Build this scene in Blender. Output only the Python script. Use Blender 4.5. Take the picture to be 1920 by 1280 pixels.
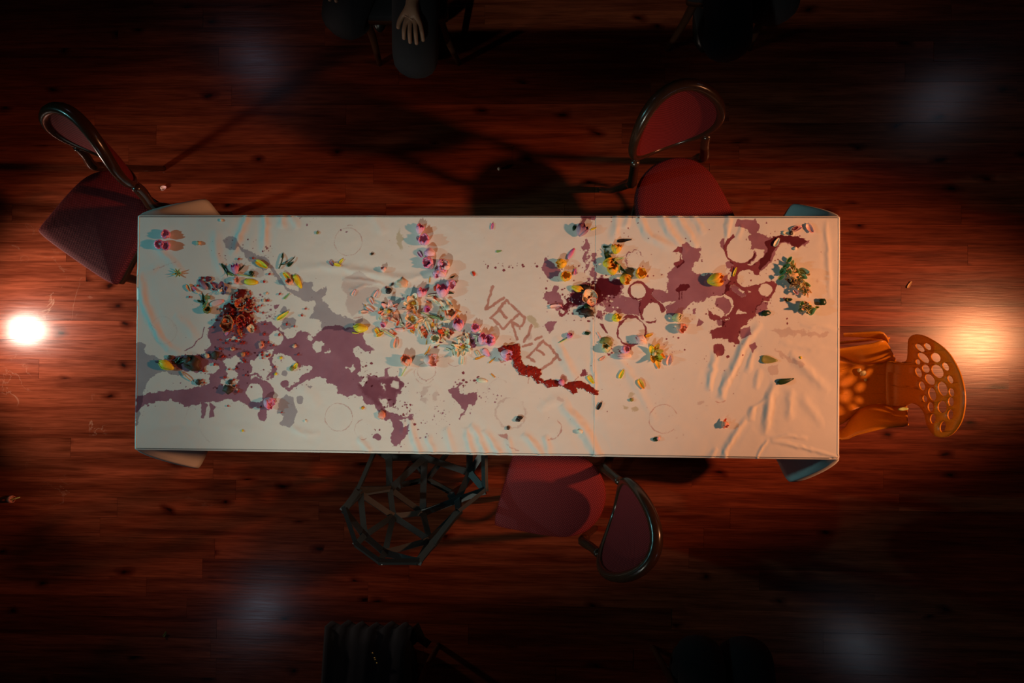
import bpy, bmesh, math, random
import numpy as np
from mathutils import Vector, Matrix, noise as mnoise

# ---------------------------------------------------------------- camera, world, exposure
for o in list(bpy.data.objects):
    bpy.data.objects.remove(o)
scene = bpy.context.scene
COL = scene.collection

CAM_LOC = (0.19165, -0.04373, 3.08203)
CAM_ROT = (0.00989, 0.036857, 0.00857)
cam_data = bpy.data.cameras.new('camera')
cam_data.sensor_width = 36.0
cam_data.lens = 24.0
cam_data.clip_start = 0.05
cam = bpy.data.objects.new('camera', cam_data)
cam.location = CAM_LOC
cam.rotation_euler = CAM_ROT
COL.objects.link(cam)
scene.camera = cam

world = bpy.data.worlds.new('dark_hall')
scene.world = world
world.use_nodes = True
bg = world.node_tree.nodes['Background']
bg.inputs[0].default_value = (0.45, 0.28, 0.42, 1)
bg.inputs[1].default_value = 0.0025

scene.view_settings.view_transform = 'Standard'
scene.view_settings.look = 'None'
scene.view_settings.gamma = 1.0
scene.view_settings.use_curve_mapping = False
scene.view_settings.exposure = 0.0

# stage lamps of the room: name, label, lens position, aim point, power, colour, cone (deg), blend, lens radius, width of the beam to its height
LAMPS = [
    ('stage_spotlight', 'black theatre spotlight with amber gel hanging beyond the right table end',
     (3.79, 0.04, 2.60), (1.05, 0.0, 0.55), 600, (1.0, 0.375, 0.155), 62, 1.0, 0.11, 0.47),
    ('stage_spotlight', 'black theatre spotlight with cyan gel hanging farthest left beyond the table',
     (-4.75, 0.25, 2.70), (-0.75, 0.0, 0.75), 225, (0.32, 0.95, 1.0), 27, 1.0, 0.05, 1.0),
    ('floor_spotlight', 'small black floor spotlight standing low beyond the left table end',
     (-2.53, 0.03, 0.45), (-1.6, 0.0, 0.0), 58, (1.0, 0.76, 0.62), 122, 1.0, 0.066, 1.0),
    ('stage_spotlight', 'black theatre spotlight with clear lens hanging over the seats at the lower left',
     (-1.2, -2.60, 3.0), (-0.08, -0.1, 0.75), 185, (0.95, 1.0, 0.84), 33, 1.0, 0.05, 1.0),
    ('stage_spotlight', 'dimmed theatre spotlight hanging at the lower left corner of the floor',
     (-2.11, -2.25, 2.6), (-0.5, -0.9, 0.0), 5.0, (0.62, 0.78, 1.0), 90, 0.6, 0.06, 1.0),
    ('stage_spotlight', 'dimmed theatre spotlight hanging at the upper left corner of the floor',
     (-2.20, 2.34, 2.6), (-0.5, 0.9, 0.0), 2.6, (0.72, 0.72, 1.0), 90, 0.6, 0.06, 1.0),
    ('stage_spotlight', 'dimmed theatre spotlight hanging at the upper right corner of the floor',
     (3.45, 1.98, 2.6), (1.2, 0.6, 0.0), 2.8, (0.75, 0.8, 1.0), 90, 0.6, 0.09, 1.0),
    ('stage_spotlight', 'dimmed theatre spotlight hanging at the lower right corner of the floor',
     (2.81, -2.44, 2.6), (1.0, -0.8, 0.0), 3.4, (0.7, 0.82, 1.0), 90, 0.6, 0.09, 1.0),
]

# ---------------------------------------------------------------- survey helpers (photo 1920x1280 -> metres)
_R = np.array(Matrix.Identity(3))
def _rot(rx, ry, rz):
    cx, sx, cy, sy, cz, sz = math.cos(rx), math.sin(rx), math.cos(ry), math.sin(ry), math.cos(rz), math.sin(rz)
    X = np.array([[1,0,0],[0,cx,-sx],[0,sx,cx]]); Y = np.array([[cy,0,sy],[0,1,0],[-sy,0,cy]]); Z = np.array([[cz,-sz,0],[sz,cz,0],[0,0,1]])
    return Z @ Y @ X
_R = _rot(*CAM_ROT)
F = 1280.0
TOP = 0.752
def at(px, py, z):
    """point of the room at height z that the survey photo shows at (px, py)"""
    d = _R @ np.array([(px-960)/F, (640-py)/F, -1.0])
    t = (z - CAM_LOC[2]) / d[2]
    return np.array(CAM_LOC) + t*d
def to_px(P):
    v = (np.asarray(P, float) - np.array(CAM_LOC)) @ _R
    return np.stack([960 + F*v[..., 0]/-v[..., 2], 640 - F*v[..., 1]/-v[..., 2]], -1)
# enlarged survey sheets: origin and magnification
SHEET = dict(z1=(240,390,5.638), z2=(560,390,5.638), z3=(880,390,5.638), z4=(1200,390,5.0526),
             z5=(240,600,4.571), z6=(560,600,4.741), z7=(880,600,4.741), z8=(1200,600,4.266),
             t1=(890,520,5.333), t2=(360,500,6.4), t3=(660,530,9.143), t4=(770,530,7.111),
             t5=(1420,410,6.4), t6=(1000,460,5.335), px=(0,0,1.0),
             bk=(620,830,5.119), og=(1540,580,4.572))
def S(sheet, x, y):
    ox, oy, s = SHEET[sheet]
    return ox + x/s, oy + y/s
PXM = 1.0/549.0      # metres per photo pixel on the table top

# ---------------------------------------------------------------- mesh helpers
def tag(o, label=None, cat=None, group=None, kind=None):
    if label: o['label'] = label
    if cat: o['category'] = cat
    if group: o['group'] = group
    if kind: o['kind'] = kind
    return o
def empty(name, loc=(0,0,0), rz=0.0):
    o = bpy.data.objects.new(name, None)
    o.location = loc; o.rotation_euler = (0, 0, rz)
    o.empty_display_size = 0.05
    COL.objects.link(o)
    return o
def mk(name, verts, faces, mat, parent=None, smooth=True, loc=None, rot=None, attr=None):
    me = bpy.data.meshes.new(name)
    me.from_pydata([tuple(map(float, v)) for v in verts], [], [tuple(f) for f in faces])
    me.validate()
    if smooth:
        me.polygons.foreach_set('use_smooth', [True]*len(me.polygons))
    if attr is not None:
        a = me.attributes.new('tt', 'FLOAT', 'POINT'); a.data.foreach_set('value', list(map(float, attr)))
    me.update()
    o = bpy.data.objects.new(name, me)
    if mat: me.materials.append(mat)
    if parent: o.parent = parent
    if loc is not None: o.location = tuple(map(float, loc))
    if rot is not None: o.rotation_euler = rot
    COL.objects.link(o)
    return o
def bm_obj(name, bm, mat, parent=None, smooth=False):
    bmesh.ops.recalc_face_normals(bm, faces=bm.faces)
    me = bpy.data.meshes.new(name); bm.to_mesh(me); bm.free()
    if smooth: me.polygons.foreach_set('use_smooth', [True]*len(me.polygons))
    o = bpy.data.objects.new(name, me); me.materials.append(mat)
    if parent: o.parent = parent
    COL.objects.link(o)
    return o
def copy_tree(o, parent=None):
    c = o.copy(); COL.objects.link(c); c.parent = parent
    for ch in list(o.children): copy_tree(ch, c)
    return c
def add_box(bm, cx, cy, cz, sx, sy, sz, bevel=0.0, M=None):
    r = bmesh.ops.create_cube(bm, size=1.0)
    vs = r['verts']
    for v in vs: v.co = Vector((v.co.x*sx + cx, v.co.y*sy + cy, v.co.z*sz + cz))
    if bevel > 0:
        es = list({e for v in vs for e in v.link_edges})
        out = bmesh.ops.bevel(bm, geom=es, offset=bevel, segments=1, affect='EDGES', profile=0.5)
        vs = [v for v in out['verts']] + [v for v in vs if v.is_valid]
    if M is not None:
        for v in set(vs): v.co = M @ v.co
def smooth_path(pts, n=6, closed=False):
    P = np.array(pts, float); N = len(P); out = []
    rng = range(N) if closed else range(N-1)
    for i in rng:
        if closed: p0, p1, p2, p3 = P[(i-1)%N], P[i], P[(i+1)%N], P[(i+2)%N]
        else: p0, p1, p2, p3 = P[max(i-1,0)], P[i], P[i+1], P[min(i+2,N-1)]
        for k in range(n):
            t = k/n
            out.append(0.5*((2*p1)+(-p0+p2)*t+(2*p0-5*p1+4*p2-p3)*t*t+(-p0+3*p1-3*p2+p3)*t**3))
    if not closed: out.append(P[-1])
    return np.array(out)
def tube(pts, rad, sides=8, closed=False, flat=None):
    """verts, faces of a tube along pts; rad a number or list; flat=(a,b) gives an elliptic section"""
    P = np.array(pts, float); n = len(P)
    R_ = np.full(n, rad, float) if np.isscalar(rad) else np.interp(np.linspace(0,1,n), np.linspace(0,1,len(rad)), rad)
    V = []; Fc = []
    up = None
    for i in range(n):
        if closed: d = P[(i+1)%n]-P[(i-1)%n]
        else: d = P[min(i+1,n-1)]-P[max(i-1,0)]
        d = d/(np.linalg.norm(d)+1e-12)
        if up is None:
            up = np.array([0,0,1.0]) if abs(d[2]) < 0.9 else np.array([1.0,0,0])
        a = up - d*np.dot(up, d); a /= np.linalg.norm(a)+1e-12
        b = np.cross(d, a); up = a
        for k in range(sides):
            t = 2*math.pi*k/sides
            fa, fb = flat if flat else (1, 1)
            V.append(P[i] + R_[i]*(fa*math.cos(t)*a + fb*math.sin(t)*b))
    m = n if closed else n-1
    for i in range(m):
        j = (i+1) % n
        for k in range(sides):
            k2 = (k+1) % sides
            Fc.append((i*sides+k, i*sides+k2, j*sides+k2, j*sides+k))
    if not closed:
        Fc.append(tuple(range(sides-1, -1, -1)))
        Fc.append(tuple(range((n-1)*sides, n*sides)))
    return V, Fc
def join(parts):
    V = []; Fc = []
    for v, f in parts:
        o = len(V); V += list(v); Fc += [tuple(i+o for i in q) for q in f]
    return V, Fc
def revolve(profile, n=20, cap=True):
    V = []; Fc = []
    for (r, z) in profile:
        for k in range(n):
            t = 2*math.pi*k/n
            V.append((r*math.cos(t), r*math.sin(t), z))
    for i in range(len(profile)-1):
        for k in range(n):
            k2 = (k+1) % n
            Fc.append((i*n+k, i*n+k2, (i+1)*n+k2, (i+1)*n+k))
    if cap:
        Fc.append(tuple(range(n-1, -1, -1))); m = (len(profile)-1)*n
        Fc.append(tuple(range(m, m+n)))
    return V, Fc

# ---------------------------------------------------------------- materials
def new_mat(name):
    m = bpy.data.materials.new(name); m.use_nodes = True
    nt = m.node_tree
    return m, nt, nt.nodes['Principled BSDF']
def N(nt, kind, **kw):
    n = nt.nodes.new(kind)
    for k, v in kw.items():
        if k.startswith('_'): n.inputs[int(k[1:])].default_value = v
        else: setattr(n, k, v)
    return n
def plain(name, col, rough=0.5, metal=0.0, noise=0.0, nscale=40.0, bump=0.0, spec=0.5):
    m, nt, p = new_mat(name)
    p.inputs['Base Color'].default_value = (*col, 1)
    p.inputs['Roughness'].default_value = rough
    p.inputs['Metallic'].default_value = metal
    p.inputs['Specular IOR Level'].default_value = spec
    if noise > 0 or bump > 0:
        tc = N(nt, 'ShaderNodeTexCoord'); nz = N(nt, 'ShaderNodeTexNoise')
        nz.inputs['Scale'].default_value = nscale; nz.inputs['Detail'].default_value = 4
        nt.links.new(tc.outputs['Object'], nz.inputs['Vector'])
        if noise > 0:
            mx = N(nt, 'ShaderNodeMix', data_type='RGBA')
            mx.inputs['A'].default_value = (*[c*(1-noise) for c in col], 1)
            mx.inputs['B'].default_value = (*[min(1, c*(1+noise)) for c in col], 1)
            nt.links.new(nz.outputs['Fac'], mx.inputs['Factor'])
            nt.links.new(mx.outputs['Result'], p.inputs['Base Color'])
        if bump > 0:
            b = N(nt, 'ShaderNodeBump'); b.inputs['Strength'].default_value = bump; b.inputs['Distance'].default_value = 0.002
            nt.links.new(nz.outputs['Fac'], b.inputs['Height']); nt.links.new(b.outputs['Normal'], p.inputs['Normal'])
    return m
def petal_mat(name, base, tip, rough=0.45, trans=0.08):
    """petal tissue: colour runs from claw to tip, a little light passes through"""
    m, nt, p = new_mat(name)
    a = N(nt, 'ShaderNodeAttribute', attribute_name='tt')
    mx = N(nt, 'ShaderNodeMix', data_type='RGBA')
    mx.inputs['A'].default_value = (*base, 1); mx.inputs['B'].default_value = (*tip, 1)
    nt.links.new(a.outputs['Fac'], mx.inputs['Factor'])
    nz = N(nt, 'ShaderNodeTexNoise'); nz.inputs['Scale'].default_value = 160; nz.inputs['Detail'].default_value = 2
    tc = N(nt, 'ShaderNodeTexCoord'); nt.links.new(tc.outputs['Object'], nz.inputs['Vector'])
    hs = N(nt, 'ShaderNodeHueSaturation'); mr = N(nt, 'ShaderNodeMapRange')
    mr.inputs[3].default_value = 0.85; mr.inputs[4].default_value = 1.18
    nt.links.new(nz.outputs['Fac'], mr.inputs[0]); nt.links.new(mr.outputs[0], hs.inputs['Value'])
    nt.links.new(mx.outputs['Result'], hs.inputs['Color'])
    nt.links.new(hs.outputs['Color'], p.inputs['Base Color'])
    p.inputs['Roughness'].default_value = rough
    if trans > 0:
        t = N(nt, 'ShaderNodeBsdfTranslucent'); nt.links.new(hs.outputs['Color'], t.inputs['Color'])
        ms = N(nt, 'ShaderNodeMixShader'); ms.inputs[0].default_value = trans
        out = nt.nodes['Material Output']
        nt.links.new(p.outputs[0], ms.inputs[1]); nt.links.new(t.outputs[0], ms.inputs[2]); nt.links.new(ms.outputs[0], out.inputs[0])
    return m
# ---------------------------------------------------------------- stage lamps (housing, yoke and their light)
M_lampblack = plain('lamp_black_metal', (0.012, 0.012, 0.013), 0.55, 0.4)
M_lens = plain('lamp_lens_glass', (0.6, 0.6, 0.6), 0.1)
def make_lamp(name, label, pos, aim, power, col, cone, blend, rad, squash):
    t = tag(empty(name, pos), label, 'spotlight', 'stage spotlights around the table')
    d = (Vector(aim)-Vector(pos)).normalized()
    q = d.to_track_quat('-Z', 'Y').to_matrix().to_4x4()
    L = bpy.data.lights.new('lamp_beam', 'SPOT')
    L.energy = power; L.color = col; L.spot_size = math.radians(cone); L.spot_blend = blend; L.shadow_soft_size = rad
    lo = bpy.data.objects.new('lamp_beam', L); lo.parent = t; lo.matrix_local = q @ Matrix.Diagonal((squash, 1, 1, 1)); COL.objects.link(lo)
    r = rad + 0.02
    prof = [(rad*0.9, 0.33), (r, 0.30), (r+0.01, 0.12), (r+0.012, 0.0), (r+0.004, 0.0), (r, 0.10), (0.02, 0.12)]
    V, Fc = revolve(prof[:4], 24, cap=False)
    Fc.append(tuple(range(23, -1, -1)))
    V = [q @ Vector(v) + d*(-0.0) for v in V]
    h = mk('housing', V, Fc, M_lampblack, t)
    V, Fc = revolve([(r+0.002, 0.085), (r+0.002, 0.095)], 24)
    mk('lens', [q @ Vector(v) for v in V], Fc, M_lens, t)
    arc = [(r+0.03)*Vector((math.cos(a), 0, math.sin(a)))+Vector((0, 0, 0.0)) for a in np.linspace(0, math.pi, 11)]
    side = q.to_3x3() @ Vector((1, 0, 0)); back = -d*0.15
    pts = [back + side*(r+0.03)*math.cos(a) + Vector((0, 0, 1))*(r+0.12)*math.sin(a) for a in np.linspace(0, math.pi, 11)]
    V, Fc = tube([tuple(p) for p in pts], 0.012, 6); mk('yoke', V, Fc, M_lampblack, t)
    if pos[2] < 1:
        V, Fc = tube([(0, 0, -pos[2]+0.012), (0, 0, -r)], 0.014, 8); mk('stand', V, Fc, M_lampblack, t)
        V, Fc = revolve([(0.10, 0), (0.10, 0.008), (0.03, 0.014)], 24); mk('stand_foot', [(a, b, c-pos[2]) for a, b, c in V], Fc, M_lampblack, t); return
    V, Fc = tube([tuple(back+Vector((0, 0, r+0.12))), tuple(back+Vector((0, 0, 3.8-pos[2]-back.z)))], 0.014, 8); mk('hanging_rod', V, Fc, M_lampblack, t)
for a in LAMPS: make_lamp(*a)
# ---------------------------------------------------------------- floor of pine boards
def floor_material():
    m, nt, p = new_mat('varnished_red_pine')
    L = nt.links
    geo = N(nt, 'ShaderNodeNewGeometry'); oi = N(nt, 'ShaderNodeObjectInfo')
    rnd = N(nt, 'ShaderNodeMath', operation='MULTIPLY'); rnd.inputs[1].default_value = 37.0
    L.new(oi.outputs['Random'], rnd.inputs[0])
    comb = N(nt, 'ShaderNodeCombineXYZ'); L.new(rnd.outputs[0], comb.inputs[0]); L.new(rnd.outputs[0], comb.inputs[2])
    add = N(nt, 'ShaderNodeVectorMath', operation='ADD'); L.new(geo.outputs['Position'], add.inputs[0]); L.new(comb.outputs[0], add.inputs[1])
    def mapped(sx, sy, sz):
        mp = N(nt, 'ShaderNodeMapping'); mp.inputs['Scale'].default_value = (sx, sy, sz); L.new(add.outputs[0], mp.inputs['Vector']); return mp
    # warped grain
    m1 = mapped(1.6, 26, 1); n1 = N(nt, 'ShaderNodeTexNoise'); n1.inputs['Scale'].default_value = 1.0; n1.inputs['Detail'].default_value = 5; n1.inputs['Distortion'].default_value = 0.6; L.new(m1.outputs[0], n1.inputs['Vector'])
    m2 = mapped(9, 150, 1); n2 = N(nt, 'ShaderNodeTexNoise'); n2.inputs['Scale'].default_value = 1.0; n2.inputs['Detail'].default_value = 3; L.new(m2.outputs[0], n2.inputs['Vector'])
    ramp = N(nt, 'ShaderNodeValToRGB'); e = ramp.color_ramp.elements
    e[0].position = 0.30; e[0].color = (0.125, 0.023, 0.0095, 1); e[1].position = 0.72; e[1].color = (0.335, 0.075, 0.031, 1)
    L.new(n1.outputs['Fac'], ramp.inputs[0])
    mx = N(nt, 'ShaderNodeMix', data_type='RGBA', blend_type='MULTIPLY'); mx.inputs['Factor'].default_value = 0.55
    r2 = N(nt, 'ShaderNodeValToRGB'); r2.color_ramp.elements[0].position = 0.32; r2.color_ramp.elements[0].color = (0.35, 0.3, 0.28, 1); r2.color_ramp.elements[1].position = 0.58
    L.new(n2.outputs['Fac'], r2.inputs[0]); L.new(ramp.outputs[0], mx.inputs['A']); L.new(r2.outputs[0], mx.inputs['B'])
    # board tone
    hs = N(nt, 'ShaderNodeHueSaturation'); mr = N(nt, 'ShaderNodeMapRange'); mr.inputs[3].default_value = 0.72; mr.inputs[4].default_value = 1.18
    L.new(oi.outputs['Random'], mr.inputs[0]); L.new(mr.outputs[0], hs.inputs['Value']); L.new(mx.outputs['Result'], hs.inputs['Color'])
    # knots
    m3 = mapped(2.8, 5.0, 1); nd = N(nt, 'ShaderNodeTexNoise'); nd.inputs['Scale'].default_value = 3.0
    L.new(m3.outputs[0], nd.inputs['Vector'])
    av = N(nt, 'ShaderNodeVectorMath', operation='MULTIPLY_ADD'); av.inputs[1].default_value = (0.35, 0.2, 0); L.new(nd.outputs['Color'], av.inputs[0]); L.new(m3.outputs[0], av.inputs[2])
    vo = N(nt, 'ShaderNodeTexVoronoi', voronoi_dimensions='2D'); vo.inputs['Scale'].default_value = 1.0; L.new(av.outputs[0], vo.inputs['Vector'])
    kr = N(nt, 'ShaderNodeValToRGB'); ke = kr.color_ramp.elements
    ke[0].position = 0.02; ke[0].color = (0.10, 0.07, 0.06, 1); ke[1].position = 0.14; ke[1].color = (1, 1, 1, 1)
    k2 = kr.color_ramp.elements.new(0.05); k2.color = (0.45, 0.32, 0.28, 1)
    L.new(vo.outputs['Distance'], kr.inputs[0])
    mk_ = N(nt, 'ShaderNodeMix', data_type='RGBA', blend_type='MULTIPLY')
    sepk = N(nt, 'ShaderNodeSeparateColor'); L.new(vo.outputs['Color'], sepk.inputs[0]); gt = N(nt, 'ShaderNodeMath', operation='GREATER_THAN'); gt.inputs[1].default_value = 0.52; L.new(sepk.outputs[0], gt.inputs[0]); L.new(gt.outputs[0], mk_.inputs['Factor'])
    L.new(hs.outputs['Color'], mk_.inputs['A']); L.new(kr.outputs[0], mk_.inputs['B'])
    # pale scuffs (worn varnish) in the walkway at the table end
    ns = N(nt, 'ShaderNodeTexNoise'); ns.inputs['Scale'].default_value = 5.0; ns.inputs['Detail'].default_value = 6; ns.inputs['Distortion'].default_value = 1.6
    L.new(geo.outputs['Position'], ns.inputs['Vector'])
    sr = N(nt, 'ShaderNodeValToRGB'); se = sr.color_ramp.elements
    se[0].position = 0.488; se[0].color = (0, 0, 0, 1); se[1].position = 0.5; se[1].color = (1, 1, 1, 1); s3 = se.new(0.512); s3.color = (0, 0, 0, 1)
    L.new(ns.outputs['Fac'], sr.inputs[0])
    nm = N(nt, 'ShaderNodeTexNoise'); nm.inputs['Scale'].default_value = 3.1; L.new(geo.outputs['Position'], nm.inputs['Vector'])
    mrm = N(nt, 'ShaderNodeMapRange'); mrm.inputs[1].default_value = 0.52; mrm.inputs[2].default_value = 0.66; L.new(nm.outputs['Fac'], mrm.inputs[0])
    dist = N(nt, 'ShaderNodeVectorMath', operation='DISTANCE'); dist.inputs[1].default_value = (-1.8, -0.12, 0); L.new(geo.outputs['Position'], dist.inputs[0])
    md = N(nt, 'ShaderNodeMapRange'); md.inputs[1].default_value = 0.9; md.inputs[2].default_value = 0.25; L.new(dist.outputs['Value'], md.inputs[0])
    mm = N(nt, 'ShaderNodeMath', operation='MULTIPLY'); L.new(sr.outputs[0], mm.inputs[0]); L.new(mrm.outputs[0], mm.inputs[1])
    mm2 = N(nt, 'ShaderNodeMath', operation='MULTIPLY'); L.new(mm.outputs[0], mm2.inputs[0]); L.new(md.outputs[0], mm2.inputs[1])
    sc = N(nt, 'ShaderNodeMix', data_type='RGBA'); sc.inputs['B'].default_value = (0.5, 0.3, 0.2, 1)
    mm3 = N(nt, 'ShaderNodeMath', operation='MULTIPLY'); mm3.inputs[1].default_value = 0.6; L.new(mm2.outputs[0], mm3.inputs[0])
    L.new(mm3.outputs[0], sc.inputs['Factor']); L.new(mk_.outputs['Result'], sc.inputs['A'])
    L.new(sc.outputs['Result'], p.inputs['Base Color'])
    # varnish
    rr = N(nt, 'ShaderNodeMapRange'); rr.inputs[3].default_value = 0.16; rr.inputs[4].default_value = 0.27
    L.new(n2.outputs['Fac'], rr.inputs[0]); L.new(rr.outputs[0], p.inputs['Roughness'])
    b = N(nt, 'ShaderNodeBump'); b.inputs['Strength'].default_value = 0.12; b.inputs['Distance'].default_value = 0.001
    L.new(n2.outputs['Fac'], b.inputs['Height']); L.new(b.outputs['Normal'], p.inputs['Normal'])
    p.inputs['Specular IOR Level'].default_value = 0.23
    return m
M_floor = floor_material()
rng = random.Random(7)
bm = bmesh.new(); add_box(bm, 0, 0, -0.045, 11.0, 8.0, 0.05)
M_sub = plain('dark_subfloor', (0.012, 0.006, 0.004), 0.9)
FLOOR = tag(bm_obj('floor', bm, M_sub), 'dark red varnished pine board floor under the table and chairs', kind='structure')
BW = 0.0905
far_bm = bmesh.new()
for r in range(-44, 44):
    yc = r*BW + 0.021
    x = -5.4 - rng.random()*1.5
    while x < 5.4:
        ln = rng.uniform(0.75, 2.3) if abs(yc) < 1.9 else 3.0
        x2 = min(x+ln, 5.6)
        near = abs(yc) < 1.85 and x2 > -2.75 and x < 3.1
        if near:
            bm = bmesh.new(); g = 0.0004
            add_box(bm, 0, 0, -0.010, x2-x-2*g, BW-2*g, 0.020)
            o = bm_obj('plank', bm, M_floor, FLOOR)
            o.location = ((x+x2)/2, yc, rng.uniform(-0.0004, 0.0004))
            o.rotation_euler = (rng.gauss(0, 0.0013), rng.gauss(0, 0.0003), 0)
        else:
            add_box(far_bm, (x+x2)/2, yc, -0.010, x2-x-0.0014, BW-0.0014, 0.020)
        x = x2
o = bm_obj('plank', far_bm, M_floor, FLOOR); tag(o, kind='stuff')

# ---------------------------------------------------------------- dark hall around it
M_hall = plain('black_painted_plaster', (0.012, 0.011, 0.012), 0.9, noise=0.2)
for nm, c, sz in (('wall_left', (-5.55, 0, 1.9), (0.1, 8.0, 3.84)), ('wall_right', (5.55, 0, 1.9), (0.1, 8.0, 3.84)),
                  ('wall_back', (0, 4.05, 1.9), (11.2, 0.1, 3.84)), ('wall_front', (0, -4.05, 1.9), (11.2, 0.1, 3.84)), ('ceiling', (0, 0, 3.85), (11.2, 8.2, 0.1))):
    bm = bmesh.new(); add_box(bm, *c, *sz)
    tag(bm_obj(nm, bm, M_hall), 'black painted '+nm.split('_')[0]+' of the dark hall', kind='structure')
# ---------------------------------------------------------------- survey of the stains (sheet, points) and of the folds
# layers: g grey wash, m mauve wine, d dark wine, f faint smudge and tone patch, o olive wash, p pale ring lines, t red lettering
STAINS = []
def st(layer, sheet, pts, amp=1.6, soft=0): STAINS.append(('poly', layer, [S(sheet, *q) for q in pts], amp))
def el(layer, sheet, cx, cy, rx, ry=None, amp=0.8):
    s = SHEET[sheet][2]; ry = ry or rx; c = S(sheet, cx, cy)
    STAINS.append(('ell', layer, (c[0], c[1], rx/s, ry/s), amp))
def ring(layer, sheet, cx, cy, r, w, a0=0, a1=360, amp=0.5, gap=0.0):
    s = SHEET[sheet][2]; c = S(sheet, cx, cy)
    STAINS.append(('ring', layer, (c[0], c[1], r/s, w/s, a0, a1, gap), amp))
def ln(layer, sheet, pts, w, amp=0.7):
    s = SHEET[sheet][2]
    STAINS.append(('line', layer, ([S(sheet, *q) for q in pts], w/s), amp))
def dots(layer, sheet, cx, cy, rx, ry, n, r0, r1, seed):
    s = SHEET[sheet][2]; c = S(sheet, cx, cy); R_ = random.Random(seed)
    for i in range(n):
        a = R_.uniform(0, 6.283); q = math.sqrt(R_.random())
        x = c[0]+q*math.cos(a)*rx/s; y = c[1]+q*math.sin(a)*ry/s
        r = r0 + (r1-r0)*R_.random()**2.2
        STAINS.append(('ell', layer, (x, y, r*R_.uniform(0.8, 1.5), r*R_.uniform(0.8, 1.3)), 0.3))

# -- left cloth, grey washes and a faint darker patch
st('g','z5',[(60,190),(140,200),(150,300),(230,310),(280,330),(360,370),(450,430),(500,470),(420,480),(330,450),(250,460),(180,500),(150,560),(130,650),(80,900),(60,920)],1.5)
st('g','z1',[(1010,340),(1080,290),(1160,320),(1170,380),(1140,450),(1080,450),(1030,400)],1.5)
st('g','z1',[(1150,380),(1230,440),(1290,460),(1370,500),(1460,530),(1550,640),(1600,720),(1680,830),(1760,880),(1850,890),(1917,790),(1917,1000),(1820,950),(1700,890),(1600,790),(1540,700),(1500,640),(1420,660),(1340,600),(1260,550),(1230,480),(1150,410)],1.6)
el('f','z1',1380,680,62,58)
st('g','z1',[(1610,1240),(1650,1170),(1740,1150),(1780,1190),(1750,1250),(1640,1290)],1.0)
st('g','z1',[(1600,1100),(1650,1030),(1695,1080),(1640,1130)],1.0)
st('m','z1',[(1540,1030),(1600,1020),(1590,1060),(1550,1070)],1.0)
st('g','z2',[(0,830),(60,800),(150,760),(170,790),(140,860),(200,880),(290,840),(280,930),(240,970),(290,1010),(360,1080),(450,1140),(560,1170),(660,1180),(690,1160),(680,1000),(700,1030),(680,1160),(640,1290),(240,1290),(230,1200),(160,1150),(110,1160),(140,1110),(180,1040),(150,980),(60,990),(0,940)],2.0)
st('f','z2',[(470,740),(560,800),(680,830),(850,840),(840,950),(760,960),(690,1010),(680,1090),(560,1150),(490,1040),(510,930),(460,830)],1.5)  # faint darker taupe patch multiplied into the cloth colour
st('f','z2',[(470,740),(560,700),(640,660),(690,700),(800,760),(850,800),(680,830),(560,800)],1.5)  # upper part of the same taupe patch
st('g','z5',[(1300,680),(1360,640),(1420,660),(1440,740),(1445,800),(1420,880),(1370,915),(1300,890),(1330,830),(1280,780)],1.5)
el('g','z5',1475,682,30,36); el('g','z5',1345,455,26,24)
st('g','z6',[(75,590),(100,565),(130,590),(110,620)],1.0)
# -- left cloth, mauve wine
st('m','z5',[(70,650),(140,640),(250,600),(420,600),(560,580),(720,540),(830,590),(960,600),(1010,640),(1000,690),(940,690),(850,680),(780,690),(640,700),(590,730),(540,735),(480,730),(440,700),(370,675),(270,690),(200,710),(110,750),(70,820)],2.0)
st('m','z5',[(700,60),(780,40),(1000,90),(1180,90),(1260,60),(1340,100),(1370,160),(1460,100),(1560,110),(1560,440),(1500,430),(1380,300),(1290,290),(1240,330),(1280,420),(1250,470),(1200,500),(1080,490),(1010,540),(900,600),(700,570),(700,420),(640,440),(480,440),(350,390),(220,350),(330,330),(500,300),(650,290),(720,220),(690,150)],2.4)
st('m','z1',[(950,1140),(1060,1020),(1140,1030),(1180,1130),(1290,1180),(1350,1230),(1480,1190),(1560,1250),(1560,1310),(950,1310),(900,1240)],2.4)
for h in ([(690,370),(740,350),(780,400),(760,450),(700,460),(660,420)], [(820,340),(930,300),(980,350),(900,420),(940,470),(900,520),(840,500),(850,420)],
          [(1040,380),(1100,310),(1190,260),(1270,240),(1250,300),(1200,330),(1240,420),(1190,510),(1130,470),(1040,470),(1060,420)],
          [(480,530),(600,487),(710,510),(690,540),(560,550),(480,590)], [(790,520),(850,490),(940,510),(920,580),(830,590)], [(830,150),(960,150),(940,180),(860,185)]):
    st('h','z5',h,2.6)
el('h','z5',1270,150,60,64,1.2)
st('m','z5',[(960,560),(1090,490),(1200,520),(1250,580),(1250,700),(1210,770),(1150,750),(1040,750),(960,690)],1.2)
st('h','z5',[(1010,620),(1050,550),(1120,545),(1160,610),(1150,680),(1130,710),(1050,700)],1.0)
el('m','z5',1155,815,38,48); st('m','z5',[(1130,730),(1195,730),(1185,800),(1125,800)],0.8)
st('m','z5',[(630,690),(690,720),(670,760),(650,840),(625,840)],1.0); st('m','z5',[(700,700),(760,740),(725,770),(740,830),(700,830)],1.0)
el('m','z5',1345,545,36,34); st('m','z5',[(1350,590),(1420,540),(1560,470),(1560,510),(1450,570),(1370,610)],1.6)
ln('m','z5',[(490,265),(560,220),(630,140),(660,60)],9); ln('m','z5',[(250,80),(190,20)],3)
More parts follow.
